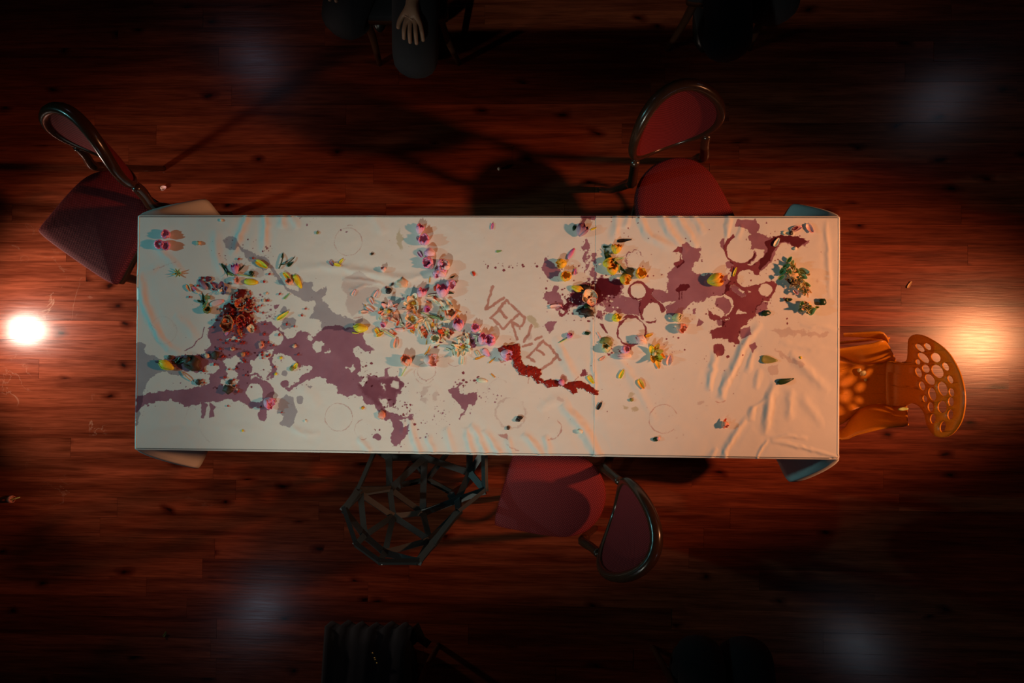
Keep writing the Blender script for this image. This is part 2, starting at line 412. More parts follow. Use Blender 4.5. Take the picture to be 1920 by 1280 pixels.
st('m','z6',[(0,120),(60,180),(130,140),(180,100),(240,60),(330,40),(430,60),(560,100),(580,140),(590,200),(680,260),(590,285),(540,240),(490,230),(490,290),(540,360),(555,400),(530,480),(580,500),(700,500),(780,500),(830,490),(900,510),(945,560),(900,640),(870,740),(830,770),(770,700),(720,700),(760,790),(830,830),(900,850),(970,860),(1010,840),(1020,880),(990,900),(960,870),(900,880),(930,950),(975,920),(960,1030),(930,1060),(910,1100),(860,1130),(820,1090),(820,1010),(850,960),(820,880),(770,910),(745,890),(760,850),(700,800),(660,750),(600,740),(560,680),(500,660),(440,690),(360,650),(350,600),(310,560),(250,560),(190,500),(100,520),(0,580)],1.8)
st('w','z6',[(620,520),(760,520),(830,500),(900,520),(935,560),(880,660),(850,750),(800,700),(720,690),(740,780),(690,770),(640,700),(560,640),(540,580)],2.0)
st('h','z6',[(815,570),(850,530),(890,545),(895,610),(830,600)],0.8)
el('h','z6',137,70,58,56,0.8); st('h','z6',[(65,165),(90,130),(130,160),(110,185)],0.8)
for h in ([(120,210),(170,180),(240,200),(200,250),(170,300),(140,250)], [(240,290),(270,250),(290,290),(265,310)], [(420,410),(490,390),(500,440),(470,440)], [(0,420),(110,410),(130,430),(60,490),(0,500)], [(70,540),(190,490),(260,530),(180,560),(100,590)], [(740,560),(770,590),(770,640),(745,610)], [(540,540),(590,500),(620,540),(580,590)]):
    st('h','z6',h,2.6)
st('m','z6',[(770,430),(830,415),(795,440),(800,505),(765,505)],0.7)
el('m','z6',695,1040,38,28,1.2); el('d','z6',725,978,10); el('d','z6',675,972,6); el('d','z6',648,1015,6)
st('m','z6',[(1335,625),(1390,600),(1440,545),(1470,560),(1420,600),(1440,650),(1500,660),(1580,640),(1595,700),(1570,750),(1510,750),(1480,800),(1445,890),(1430,890),(1470,800),(1400,720)],1.5)
st('h','z6',[(1430,600),(1480,590),(1520,640),(1470,660)],2)
st('f','z6',[(1075,640),(1110,590),(1180,590),(1150,640),(1090,680),(1150,690),(1130,740),(1080,700)],1.6)
st('f','z6',[(1190,660),(1240,620),(1250,660),(1220,720),(1190,720)],1.8)
for (x,y,r) in ((645,383,14),(600,405,12),(570,415,8),(635,480,9),(610,487,5),(690,500,10),(975,560,6),(950,590,7),(1030,925,14),(1090,912,7),(1065,970,8),(960,750,9)):
    el('d','z6',x,y,r*1.1,r*0.85,0.6)
dots('d','z5',900,400,360,210,80,0.5,1.9,1); dots('d','z6',600,520,120,80,24,0.5,1.9,2); dots('d','z6',860,780,150,80,45,0.5,1.8,3)
dots('d','z6',1500,530,120,70,22,0.5,2.4,4); dots('m','z6',1000,850,280,240,45,0.5,1.6,5); dots('d','z1',1490,460,60,70,22,0.5,1.5,6)
dots('d','z1',1530,1120,80,70,22,0.5,1.3,7); dots('m','z6',1270,850,80,200,30,0.6,1.4,8); dots('m','z7',170,660,130,80,30,0.5,1.7,9)
dots('m','z2',90,120,130,60,10,0.6,2.0,10); dots('d','z3',420,600,310,60,24,0.6,2.2,11); dots('d','z1',1150,420,330,230,26,0.5,1.5,12)
dots('m','z1',1300,1050,300,160,60,0.6,2.2,13)
# -- splash across the seam
st('m','t6',[(80,210),(110,135),(170,150),(220,200),(280,250),(240,300),(150,335),(110,270)],1.8)
st('m','t6',[(105,490),(180,440),(220,405),(250,420),(240,470),(290,540),(300,600),(260,660),(200,620),(130,540)],1.8)
st('m','t6',[(280,620),(330,560),(400,450),(480,400),(520,330),(640,310),(760,330),(890,350),(890,500),(760,520),(700,610),(620,580),(560,640),(500,600),(400,620),(340,660)],3.0)
st('d','t6',[(300,590),(380,520),(420,440),(480,430),(540,370),(610,350),(640,330),(760,340),(885,365),(860,490),(760,500),(700,560),(620,550),(560,600),(500,570),(420,590),(350,600),(330,690),(280,715)],3.4)
for h in ([(320,500),(360,460),(370,520),(340,560)], [(560,300),(590,250),(600,330),(575,400),(560,360)], [(690,560),(720,530),(740,560),(710,590)], [(850,550),(890,570),(870,580)], [(430,360),(470,370),(450,400)]):
    st('h','t6',h,2.4)
st('m','t6',[(485,0),(555,0),(540,60),(560,140),(540,250),(505,290),(525,200),(500,100)],2.2)
st('m','t6',[(590,60),(650,65),(640,160),(610,260),(640,330),(580,340),(560,280),(600,170)],2.6)
st('m','t6',[(700,540),(850,490),(960,520),(1070,560),(1060,690),(930,690),(780,670),(720,640)],2.0)
st('m','t6',[(630,650),(700,650),(700,740),(640,720)],1.8); st('m','t6',[(110,800),(150,750),(235,750),(200,800),(185,870),(145,860)],1.6)
st('d','t6',[(270,715),(340,640),(345,670),(290,720)],1.2); st('d','t6',[(660,780),(700,790),(745,872),(735,882),(690,830)],0.8)
st('m','z3',[(1175,85),(1330,85),(1330,130),(1230,120),(1200,215),(1180,190),(1195,130)],1.2)
st('m','z3',[(1190,390),(1250,320),(1270,400),(1260,520),(1240,640),(1215,560),(1230,480)],2.0)
dots('d','t6',480,450,360,330,120,0.5,2.3,20); dots('d','t6',430,620,200,70,40,0.5,1.7,21); dots('d','t6',800,1050,90,60,30,0.5,2.2,22); dots('h','t6',560,250,90,220,70,0.6,2.4,23); dots('h','t6',620,570,330,110,60,0.5,1.6,24)
# glass rings in dark wine
ring('d','t6',1045,455,86,22,0,360,0.9)
st('d','t6',[(1050,370),(1110,380),(1170,430),(1210,430),(1180,490),(1230,540),(1290,580),(1325,650),(1290,675),(1240,580),(1150,580),(1100,640),(1090,690),(1110,750),(1170,760),(1240,740),(1220,770),(1150,780),(1080,730),(1050,650),(1060,560),(1110,520)],1.0)
st('h','t6',[(1085,690),(1120,620),(1200,565),(1250,600),(1270,660),(1290,690),(1250,740),(1160,748),(1110,738)],0.8)
el('h','t6',1045,455,75,73,0.7)
ring('d','t6',985,860,140,20,-60,265,1.0,0.1)
st('d','t6',[(870,960),(930,995),(1010,978),(1060,985),(980,1012),(985,1050),(950,1045),(920,1000)],1.0); st('d','t6',[(880,730),(940,690),(1040,700),(1100,770),(1050,735),(960,720)],1.0)
st('m','t6',[(1180,490),(1230,430),(1330,470),(1390,500),(1390,560),(1290,570),(1230,540)],1.4)
ring('m','t6',1010,150,95,10,20,320,1.6,0.3); ring('m','t6',1000,160,75,7,40,280,1.6,0.4)
# -- right cloth
st('m','z4',[(110,790),(130,760),(230,790),(280,810),(250,760),(270,690),(260,640),(330,560),(400,520),(400,340),(430,325),(500,360),(540,380),(580,380),(550,460),(550,500),(500,520),(500,580),(540,630),(620,650),(640,630),(700,630),(790,650),(830,620),(850,760),(820,820),(740,830),(640,840),(620,870),(520,890),(440,930),(400,1000),(320,1020),(250,1000),(240,940),(330,880),(200,870)],2.0)
st('m','z4',[(910,110),(1110,110),(1125,180),(1110,230),(1220,280),(1240,340),(1180,390),(1090,390),(1040,390),(1050,340),(1020,270),(1050,250),(1010,190),(910,160)],1.6)
st('m','z4',[(1180,300),(1260,270),(1350,250),(1480,270),(1560,285),(1615,320),(1560,345),(1480,370),(1420,340),(1340,340),(1300,400),(1280,450),(1240,520),(1150,600),(1120,560),(1160,440)],1.6)
st('m','z4',[(820,500),(880,520),(870,580),(820,560)],1.5); st('m','z4',[(755,310),(800,285),(800,400),(770,370)],1.2)
st('m','z4',[(1090,400),(1110,440),(1080,500),(1020,540),(1020,520),(1060,480)],1.2)
st('d','z4',[(310,410),(350,365),(405,370),(405,440),(350,420)],1.2); st('d','z4',[(315,520),(400,490),(425,510),(400,540),(350,570),(320,540)],1.2); st('d','z4',[(335,770),(380,720),(450,715),(475,750),(440,790),(350,790)],1.2)
ln('d','z4',[(385,440),(375,500)],16,1.4); ln('d','z4',[(375,790),(370,870)],9,1.2); ln('d','z4',[(395,800),(400,870)],9,1.2)
ring('d','z4',950,395,142,28,112,345,1.0)
st('d','z4',[(1180,330),(1260,270),(1350,250),(1480,270),(1560,290),(1590,310),(1540,330),(1530,370),(1480,360),(1420,330),(1330,330),(1280,390),(1250,440),(1240,500),(1190,540),(1150,580),(1130,640),(1090,620),(1050,580),(960,600),(920,660),(940,720),(1010,750),(1090,730),(1130,720),(1190,680),(1270,690),(1300,720),(1280,800),(1230,880),(1150,890),(1110,940),(1090,1020),(1020,1060),(970,1090),(930,1130),(940,1200),(920,1290),(880,1290),(860,1230),(800,1230),(680,1240),(670,1160),(750,1130),(830,1100),(850,1040),(770,1060),(700,1070),(650,1040),(630,960),(700,1000),(760,1030),(850,1010),(880,950),(890,900),(850,840),(800,820),(820,700),(870,640),(850,600),(890,520),(950,520),(1020,550),(1130,500),(1170,440),(1210,390)],1.8)
el('h','z4',1010,668,79,78,0.8); el('h','z4',1188,775,62,62,0.8)
el('h','z4',800,930,76,86,0.8); st('m','z4',[(720,860),(780,840),(840,870),(870,930),(850,990),(810,1010),(770,960),(715,930)],0.8)
st('h','z4',[(850,730),(900,720),(1000,820),(960,850),(880,790)],1.0); st('m','z4',[(850,730),(900,720),(1000,820),(960,850),(880,790)],1.0)
st('h','z4',[(920,765),(990,790),(970,812)],1.2); st('h','z4',[(930,960),(1010,990),(900,1010)],1.2); st('h','z4',[(1020,780),(1060,790),(1030,800)],0.8); st('h','z4',[(1150,890),(1200,900),(1180,930)],1.0)
st('m','z4',[(1100,940),(1150,880),(1210,900),(1200,960),(1130,1000),(1090,1010)],1.8)
st('d','z8',[(570,80),(650,60),(650,0),(880,0),(820,60),(790,110),(790,190),(750,200),(700,140),(620,150),(570,140)],1.6)
st('m','z8',[(790,80),(880,50),(890,110),(810,150)],1.4); st('m','z8',[(690,20),(660,60),(630,40),(600,0),(640,0)],1.4)
el('d','z8',630,235,50,46,2.0); el('d','z8',705,292,15,11); st('m','z8',[(870,195),(920,180),(937,220),(900,260)],1.0); el('d','z8',821,280,8)
st('m','z4',[(525,1120),(560,1040),(605,1080),(570,1110)],1.0); st('m','z4',[(490,960),(530,950),(530,1000),(500,1000)],1.0)
el('d','z8',1180,22,9,12); el('d','z4',1395,1045,9,9); el('d','z4',1395,1088,9,12)
st('f','z8',[(1040,75),(1150,60),(1300,80),(1500,100),(1480,130),(1250,120),(1130,130)],2.6); st('f','z8',[(1060,220),(1200,290),(1320,350),(1280,390),(1200,320),(1120,290)],2.6); st('f','z8',[(1020,380),(1110,340),(1100,440),(1040,440)],2.2)
st('f','z4',[(1680,660),(1700,700),(1690,720),(1670,690)],1.5)
for (x,y,r) in ((655,203,6),(433,288,8),(585,507,8),(1105,548,10),(1307,484,8),(72,646,13),(127,640,7),(205,630,9),(175,228,5),(1460,360,8),(1710,418,5),(77,290,7),(28,550,8)):
    el('d','z4',x,y,r,r*0.85,0.4)
dots('d','z8',260,200,110,90,18,0.5,1.8,30); dots('d','z4',1000,900,380,200,60,0.5,1.8,31); dots('d','z4',300,1050,200,130,16,0.5,1.5,32); dots('d','z8',700,350,260,120,16,0.5,1.3,33); dots('f','z8',350,700,300,260,30,0.5,1.4,34); dots('d','z3',1650,180,180,140,12,0.5,1.6,35)
dots('d','px',900,630,620,200,150,0.45,1.1,40)
# grey, olive spots
el('f','z7',800,705,32,24,2); el('o','z7',1440,660,28,28,2); el('o','z7',1480,785,36,26,2); el('o','z7',1390,785,24,18,2); el('f','z8',485,660,26,16,1.5); el('f','t1',548,592,32,36,1.2)
st('o','t1',[(500,400),(590,385),(620,430),(660,500),(600,505),(560,460)],1.6)
el('o','z2',1070,330,26,110,2.5)
# pale ring prints
ring('p','z2',525,355,146,6,0,360,0.5,0.12); ring('p','z2',540,215,40,8,40,140,0.6); el('m','z2',453,238,11,9); el('m','z2',507,250,12,9)
ring('p','z6',357,862,123,6,0,360,0.5,0.10); ring('p','z6',585,970,88,5,100,290,0.6,0.2); ring('p','z6',1137,450,80,6,0,360,0.8,0.2); ring('p','z6',1120,475,92,5,150,330,0.8,0.3); ring('p','z6',1300,400,75,6,100,170,0.5)
ring('p','z6',1390,340,70,6,210,300,0.5); ring('p','z8',187,790,115,6,20,320,0.5,0.15); ring('p','z8',640,600,60,6,230,320,0.6)
ring('f','z1',370,1255,112,5,0,200,0.6,0.1); ring('f','z5',310,95,108,4,180,400,0.6,0.2); ring('f','z5',760,900,150,4,60,250,1.0,0.3); ring('f','z5',640,860,150,3,80,180,1.0,0.3); ring('f','z7',370,820,135,16,0,360,2.0,0.4); ring('f','z7',260,620,95,5,40,200,0.8,0.2); ring('p','z7',740,960,80,10,-60,60,1.0)
st('p','z7',[(250,1010),(290,1020),(335,1010),(345,1060),(310,1050),(280,1040)],1.5); ln('p','z7',[(330,1110),(440,1160)],8,1.2); ln('p','z7',[(700,1060),(800,1030)],7,1.2)
ln('p','t3',[(30,600),(180,600)],14,1.0); ln('p','z1',[(270,650),(400,600),(520,570)],4,1.2)
# finger lettering
for q in ([(183,95),(110,315)], [(110,315),(200,270),(295,200)], [(320,230),(250,310),(165,405)], [(320,230),(435,335)], [(252,325),(320,405)], [(165,405),(280,510)],
          [(450,360),(370,430),(295,510)], [(450,360),(495,400),(490,470),(450,490),(385,455)], [(370,450),(405,540),(420,620)], [(565,480),(545,550)], [(540,570),(490,640)],
          [(665,590),(610,625)], [(480,690),(570,660)], [(690,630),(610,710),(530,790)], [(690,630),(775,720)], [(610,710),(690,770)], [(530,790),(595,845)], [(785,740),(855,820)], [(830,790),(750,860),(660,920)]):
    ln('t','t1',q,27,0.9)
for (x,y) in ((360,615),(450,515),(410,580),(370,655),(300,872),(560,830)): el('t','t1',x,y,9)
st('t','t1',[(850,990),(870,970),(910,985),(925,1030),(890,1050),(860,1030)],1.2); ln('t','t1',[(245,815),(270,845),(350,815)],13,0.8)
ln('t','t1',[(550,1000),(535,1060)],9); ln('t','t1',[(1000,1040),(1040,990)],10); el('d','t1',1095,965,34,40,2.5); ln('t','t1',[(440,660),(450,690)],10)

# droplets thrown off around the bigger splashes
for _k, (_a, _l, _pts, _amp) in enumerate([q for q in STAINS if q[0] == 'poly' and q[1] in 'md' and q[3] >= 1.4]):
    _P = np.array(_pts); _E = np.roll(_P, -1, 0)-_P; _L = np.hypot(_E[:, 0], _E[:, 1]); _rn = random.Random(900+_k)
    for _i in range(len(_P)):
        for _j in range(int(_L[_i]/8+_rn.random())):
            _t = _rn.random(); _c = _P[_i]+_E[_i]*_t; _d = abs(_rn.gauss(0, 5))+1.5; _s = 1 if _rn.random() < 0.5 else -1
            _n = np.array([_E[_i, 1], -_E[_i, 0]])/(_L[_i]+1e-6); _q = _c+_n*_d*_s; _r = 0.45+1.1*_rn.random()**2.5
            STAINS.append(('ell', _l, (_q[0], _q[1], _r*_rn.uniform(.8, 1.5), _r*_rn.uniform(.8, 1.4)), 0.3))
# fold lines: photo points, height (mm), half width (px)
FOLDS = [
 ([(259,505),(263,528),(271,567),(285,603),(306,640),(334,660),(360,664)], 3.4, 8), ([(290,455),(302,470),(322,490),(350,520)], 2.2, 8), ([(325,590),(350,610),(372,640)],1.6,9),
 ([(464,402),(456,425),(446,450),(436,480)], 3.2, 7), ([(498,402),(497,440),(494,475)], 3.0, 7), ([(530,402),(528,430)], 2.2, 7), ([(405,430),(407,480),(425,530)], 2.0, 9), ([(545,402),(560,430)],1.6,7),
 ([(556,506),(600,500),(645,503),(700,513),(760,523),(810,511),(860,508)], 2.8, 7), ([(640,522),(690,527),(722,534)], 2.2, 4), ([(655,545),(690,533)], 1.6, 4),
 ([(1157,408),(1155,425),(1150,455)], 2.8, 8), ([(1178,408),(1170,430)], 2.0, 7), ([(1200,410),(1213,438),(1236,452),(1272,468)], 3.4, 8), ([(1243,406),(1256,436),(1290,470)], 3.4, 8), ([(1268,406),(1288,436),(1306,465)], 3.0, 9), ([(1300,406),(1320,440)],2.2,8),
 ([(1366,408),(1362,450)], 3.0, 7), ([(1392,420),(1380,450)],1.6,6),
 ([(1329,735),(1334,700),(1342,655)], 3.2, 7), ([(1350,748),(1354,720),(1366,690)], 2.4, 6), ([(1352,750),(1364,713),(1381,677),(1400,637),(1428,606)], 4.4, 7), ([(1402,700),(1412,655)], 2.4, 7), ([(1416,730),(1424,690)], 2.2, 7),
 ([(1434,816),(1438,775),(1442,745),(1458,715)], 4.4, 8), ([(1407,790),(1412,760)], 2.2, 8), ([(1479,790),(1482,728)], 2.2, 8), ([(1444,822),(1480,818),(1515,822)], 2.0, 4), ([(1446,827),(1500,837),(1568,856)], 2.6, 4), ([(1440,824),(1425,845),(1420,858)],1.8,3),
 ([(1480,660),(1510,690),(1555,735)], 2.6, 9), ([(1358,858),(1362,840),(1380,810),(1402,780)], 3.4, 6), ([(1330,860),(1345,840)],2.0,6), ([(1400,775),(1440,742)],1.6,5),
 ([(1042,630),(1062,680),(1085,722)], 2.6, 9), ([(1052,758),(1072,778),(1095,806),(1121,855)], 5.0, 10), ([(1010,770),(1040,750),(1075,760)],1.8,10),
 ([(880,796),(896,815),(908,848)], 3.0, 7), ([(905,806),(922,826),(934,848)], 3.0, 7), ([(979,812),(998,830),(1016,852)], 3.4, 7), ([(1020,815),(1030,850)], 2.4, 7), ([(950,820),(962,850)],2.0,6),
 ([(768,785),(774,812),(784,845)], 2.8, 7), ([(757,788),(756,815)], 1.8, 6), ([(800,815),(812,845)], 2.0, 6), ([(835,800),(848,845)], 2.2, 8), ([(873,800),(878,825),(886,848)], 2.6, 6), ([(670,820),(690,842)],2.0,6), ([(545,800),(570,812),(600,814)],1.6,6),
 ([(1111,590),(1112,660),(1114,720),(1116,790)], 2.0, 4), ([(1548,412),(1552,470),(1556,560)], 1.6, 5), ([(1500,610),(1540,612),(1570,618)],1.4,5), ([(1140,650),(1180,700),(1230,790)], 1.6, 8), ([(285,800),(380,798),(480,806)],1.2,9), ([(1460,640),(1520,652),(1570,655)],1.4,6),
 ([(300,500),(262,512)],1.4,6), ([(700,408),(720,440)],1.0,10), ([(560,720),(600,760)],1.0,12), ([(1500,740),(1545,800)],1.6,9),
]
# ---------------------------------------------------------------- tables and tablecloths
TX, TY = 1.2, 0.4027            # half sizes of the covered top
SEAM = at(1115, 630, TOP)[0]
M_tabletop = plain('plywood_table', (0.16, 0.09, 0.05), 0.6, noise=0.2)
M_tableleg = plain('black_steel_leg', (0.015, 0.015, 0.016), 0.45, 0.7)
def make_table(x0, x1, label):
    t = tag(empty('trestle_table', ((x0+x1)/2, 0, 0)), label, 'table', 'tables under the cloths')
    hx = (x1-x0)/2
    bm = bmesh.new(); add_box(bm, 0, 0, 0.73, 2*hx-0.004, 2*TY-0.012, 0.036, 0.003); bm_obj('tabletop', bm, M_tabletop, t)
    bm = bmesh.new()
    for sy in (-1, 1): add_box(bm, 0, sy*(TY-0.06), 0.692, 2*hx-0.10, 0.03, 0.04, 0.002)
    for sx in (-1, 1): add_box(bm, sx*(hx-0.06), 0, 0.692, 0.03, 2*TY-0.15, 0.038, 0.002)
    bm_obj('apron', bm, M_tabletop, t)
    for sx in (-1, 1):
        for sy in (-1, 1):
            bm = bmesh.new(); add_box(bm, sx*(hx-0.06), sy*(TY-0.06), 0.336, 0.034, 0.034, 0.672, 0.003); bm_obj('leg', bm, M_tableleg, t)
make_table(-TX+0.004, SEAM-0.002, 'longer plain table hidden under the left white cloth')
make_table(SEAM+0.002, TX-0.004, 'shorter plain table hidden under the right white cloth')

# ---- height field of the folds on a photo-aligned grid
GX = np.linspace(-TX, TX, 900); GY = np.linspace(-TY, TY, 304)
XX, YY = np.meshgrid(GX, GY, indexing='ij')
PP = to_px(np.stack([XX, YY, np.full_like(XX, TOP)], -1)); PX, PY = PP[..., 0], PP[..., 1]
def vnoise(x, y, seed=0):
    """smooth lattice noise in [-1,1]"""
    xi = np.floor(x).astype(np.int64); yi = np.floor(y).astype(np.int64); fx = x-xi; fy = y-yi
    fx = fx*fx*(3-2*fx); fy = fy*fy*(3-2*fy)
    def h(a, b):
        n = (a*374761393 + b*668265263 + seed*974711) & 0x7fffffff
        n = ((n ^ (n >> 13))*1274126177) & 0x7fffffff
        n = n ^ (n >> 16)
        return (n & 0xffff)/32767.5 - 1
    return (h(xi, yi)*(1-fx)+h(xi+1, yi)*fx)*(1-fy) + (h(xi, yi+1)*(1-fx)+h(xi+1, yi+1)*fx)*fy
def fbm(x, y, seed, oct=3):
    s = 0; a = 1
    for k in range(oct): s = s + a*vnoise(x*2**k, y*2**k, seed+k*17); a *= 0.5
    return s
def seg_dist(px, py, pts, closed=False):
    P = np.array(pts, float); d = np.full(px.shape, 1e9); n = len(P)
    tpos = np.zeros(px.shape)
    for i in range(n if closed else n-1):
        a = P[i]; b = P[(i+1) % n]; ab = b-a; L2 = (ab**2).sum()+1e-9
        t = np.clip(((px-a[0])*ab[0]+(py-a[1])*ab[1])/L2, 0, 1)
        dd = np.hypot(px-a[0]-t*ab[0], py-a[1]-t*ab[1])
        m = dd < d; d = np.where(m, dd, d); tpos = np.where(m, (i+t)/max(1, n-1), tpos)
    return d, tpos
def inside(px, py, pts):
    P = np.array(pts, float); n = len(P); r = np.zeros(px.shape, bool)
    for i in range(n):
        x1, y1 = P[i]; x2, y2 = P[(i+1) % n]
        if y1 == y2: continue
        c = ((y1 > py) != (y2 > py)) & (px < (x2-x1)*(py-y1)/(y2-y1)+x1)
        r ^= c
    return r
H = 0.0009*fbm(PX/70, PY/50, 3, 3) + 0.00025*fbm(PX/16, PY/12, 9, 2)
for pts, h, w in FOLDS:
    sp = smooth_path(pts, 5)
    x0, y0 = sp.min(0)-4*w; x1, y1 = sp.max(0)+4*w
    ii = np.where((GX > at(x0, 640, TOP)[0]) & (GX < at(x1, 640, TOP)[0]))[0]
    if len(ii) == 0: continue
    sl = slice(ii[0], ii[-1]+1)
    d, t = seg_dist(PX[sl]+1.5*vnoise(PX[sl]/9, PY[sl]/9, 5), PY[sl]+1.5*vnoise(PX[sl]/9, PY[sl]/9, 6), sp)
    open_start = min(pts[0][1], 1280-pts[0][1])  # folds that start at the edge keep their height there
    env = np.ones_like(t)
    e0 = pts[0][1] < 412 or pts[0][1] > 845; e1 = pts[-1][1] < 412 or pts[-1][1] > 840
    if not e0: env *= np.clip(t/0.3, 0, 1)**0.7
    if not e1: env *= np.clip((1-t)/0.35, 0, 1)**0.7
    H[sl] += 0.001*h*1.5*env*(np.exp(-(d/(0.85*w))**2) - 0.18*np.exp(-((d-1.9*w)/w)**2))
H -= H.min()*0.3
H = np.maximum(H, 0.0)
# soft blend to level at the very edge
def surf(x, y):
    """height of the cloth surface at table point (x, y)"""
    fx = np.clip((x+TX)/(2*TX)*(len(GX)-1), 0, len(GX)-1.001); fy = np.clip((y+TY)/(2*TY)*(len(GY)-1), 0, len(GY)-1.001)
    i = int(fx); j = int(fy); u = fx-i; v = fy-j
    h = H[i, j]*(1-u)*(1-v)+H[i+1, j]*u*(1-v)+H[i, j+1]*(1-u)*v+H[i+1, j+1]*u*v
    return TOP + h + (0.0003 if x > SEAM else 0.0)

# ---- stain fields (signed distance in photo pixels, positive inside)
FLD = {k: np.full(PX.shape, -6.0) for k in 'gmwdfopt'}
WX1 = fbm(PX/8, PY/8, 41, 4)+0.35*vnoise(PX/1.9, PY/1.9, 141); WY1 = fbm(PX/8, PY/8, 77, 4)+0.35*vnoise(PX/1.9, PY/1.9, 177)
for kind, layer, data, amp in STAINS:
    if kind == 'poly': a = np.array(data); x0, y0 = a.min(0); x1, y1 = a.max(0)
    elif kind == 'ell': x0, y0, x1, y1 = data[0]-data[2], data[1]-data[3], data[0]+data[2], data[1]+data[3]
    elif kind == 'ring': R_ = data[2]+data[3]; x0, y0, x1, y1 = data[0]-R_, data[1]-R_, data[0]+R_, data[1]+R_
    else: a = np.array(data[0]); x0, y0 = a.min(0)-data[1]; x1, y1 = a.max(0)+data[1]
    pad = 7+2*amp
    i0, i1 = np.searchsorted(PX[:, 150], [x0-pad, x1+pad]); j1, j0 = (len(GY)-np.searchsorted(PY[450, ::-1], [y0-pad-6, y1+pad+6]))
    i0 = max(i0-3, 0); i1 = min(i1+3, len(GX)); j0 = max(j0-2, 0); j1 = min(j1+2, len(GY))
    if i0 >= i1 or j0 >= j1: continue
    sl = (slice(i0, i1), slice(j0, j1))
    qx = PX[sl]+amp*1.5*WX1[sl]; qy = PY[sl]+amp*1.5*WY1[sl]
    if kind == 'poly':
        d, _ = seg_dist(qx, qy, data, True); sd = np.where(inside(qx, qy, data), d, -d)
    elif kind == 'ell':
        cx, cy, rx, ry = data; k = np.hypot((qx-cx)/rx, (qy-cy)/ry); sd = (1-k)*min(rx, ry)
    elif kind == 'ring':
        cx, cy, r, w, a0, a1, gap = data
        ang = np.degrees(np.arctan2(-(qy-cy), qx-cx)); ang = (ang-a0) % 360
        wob = 1+0.5*vnoise(ang/25, ang*0+r, 3)
        sd = w/2*wob - np.abs(np.hypot(qx-cx, qy-cy)-r)
        span = a1-a0
        if span < 360: sd = np.where(ang <= span, np.minimum(sd, np.minimum(ang, span-ang)*r*0.01745), -6.0)
        if gap > 0: sd = sd - gap*w*np.clip(vnoise(ang/30, ang*0+2*r, 11)*2.2-0.4, 0, 2)
    else:
        pts, w = data; d, _ = seg_dist(qx, qy, pts); sd = w/2*(1+0.3*vnoise(qx/3, qy/3, 8)) - d
    sd = np.clip(sd, -6, 6)
    if layer == 'h':
        for k in 'gmwdf': FLD[k][sl] = np.minimum(FLD[k][sl], -sd)
    else: FLD[layer][sl] = np.maximum(FLD[layer][sl], sd)

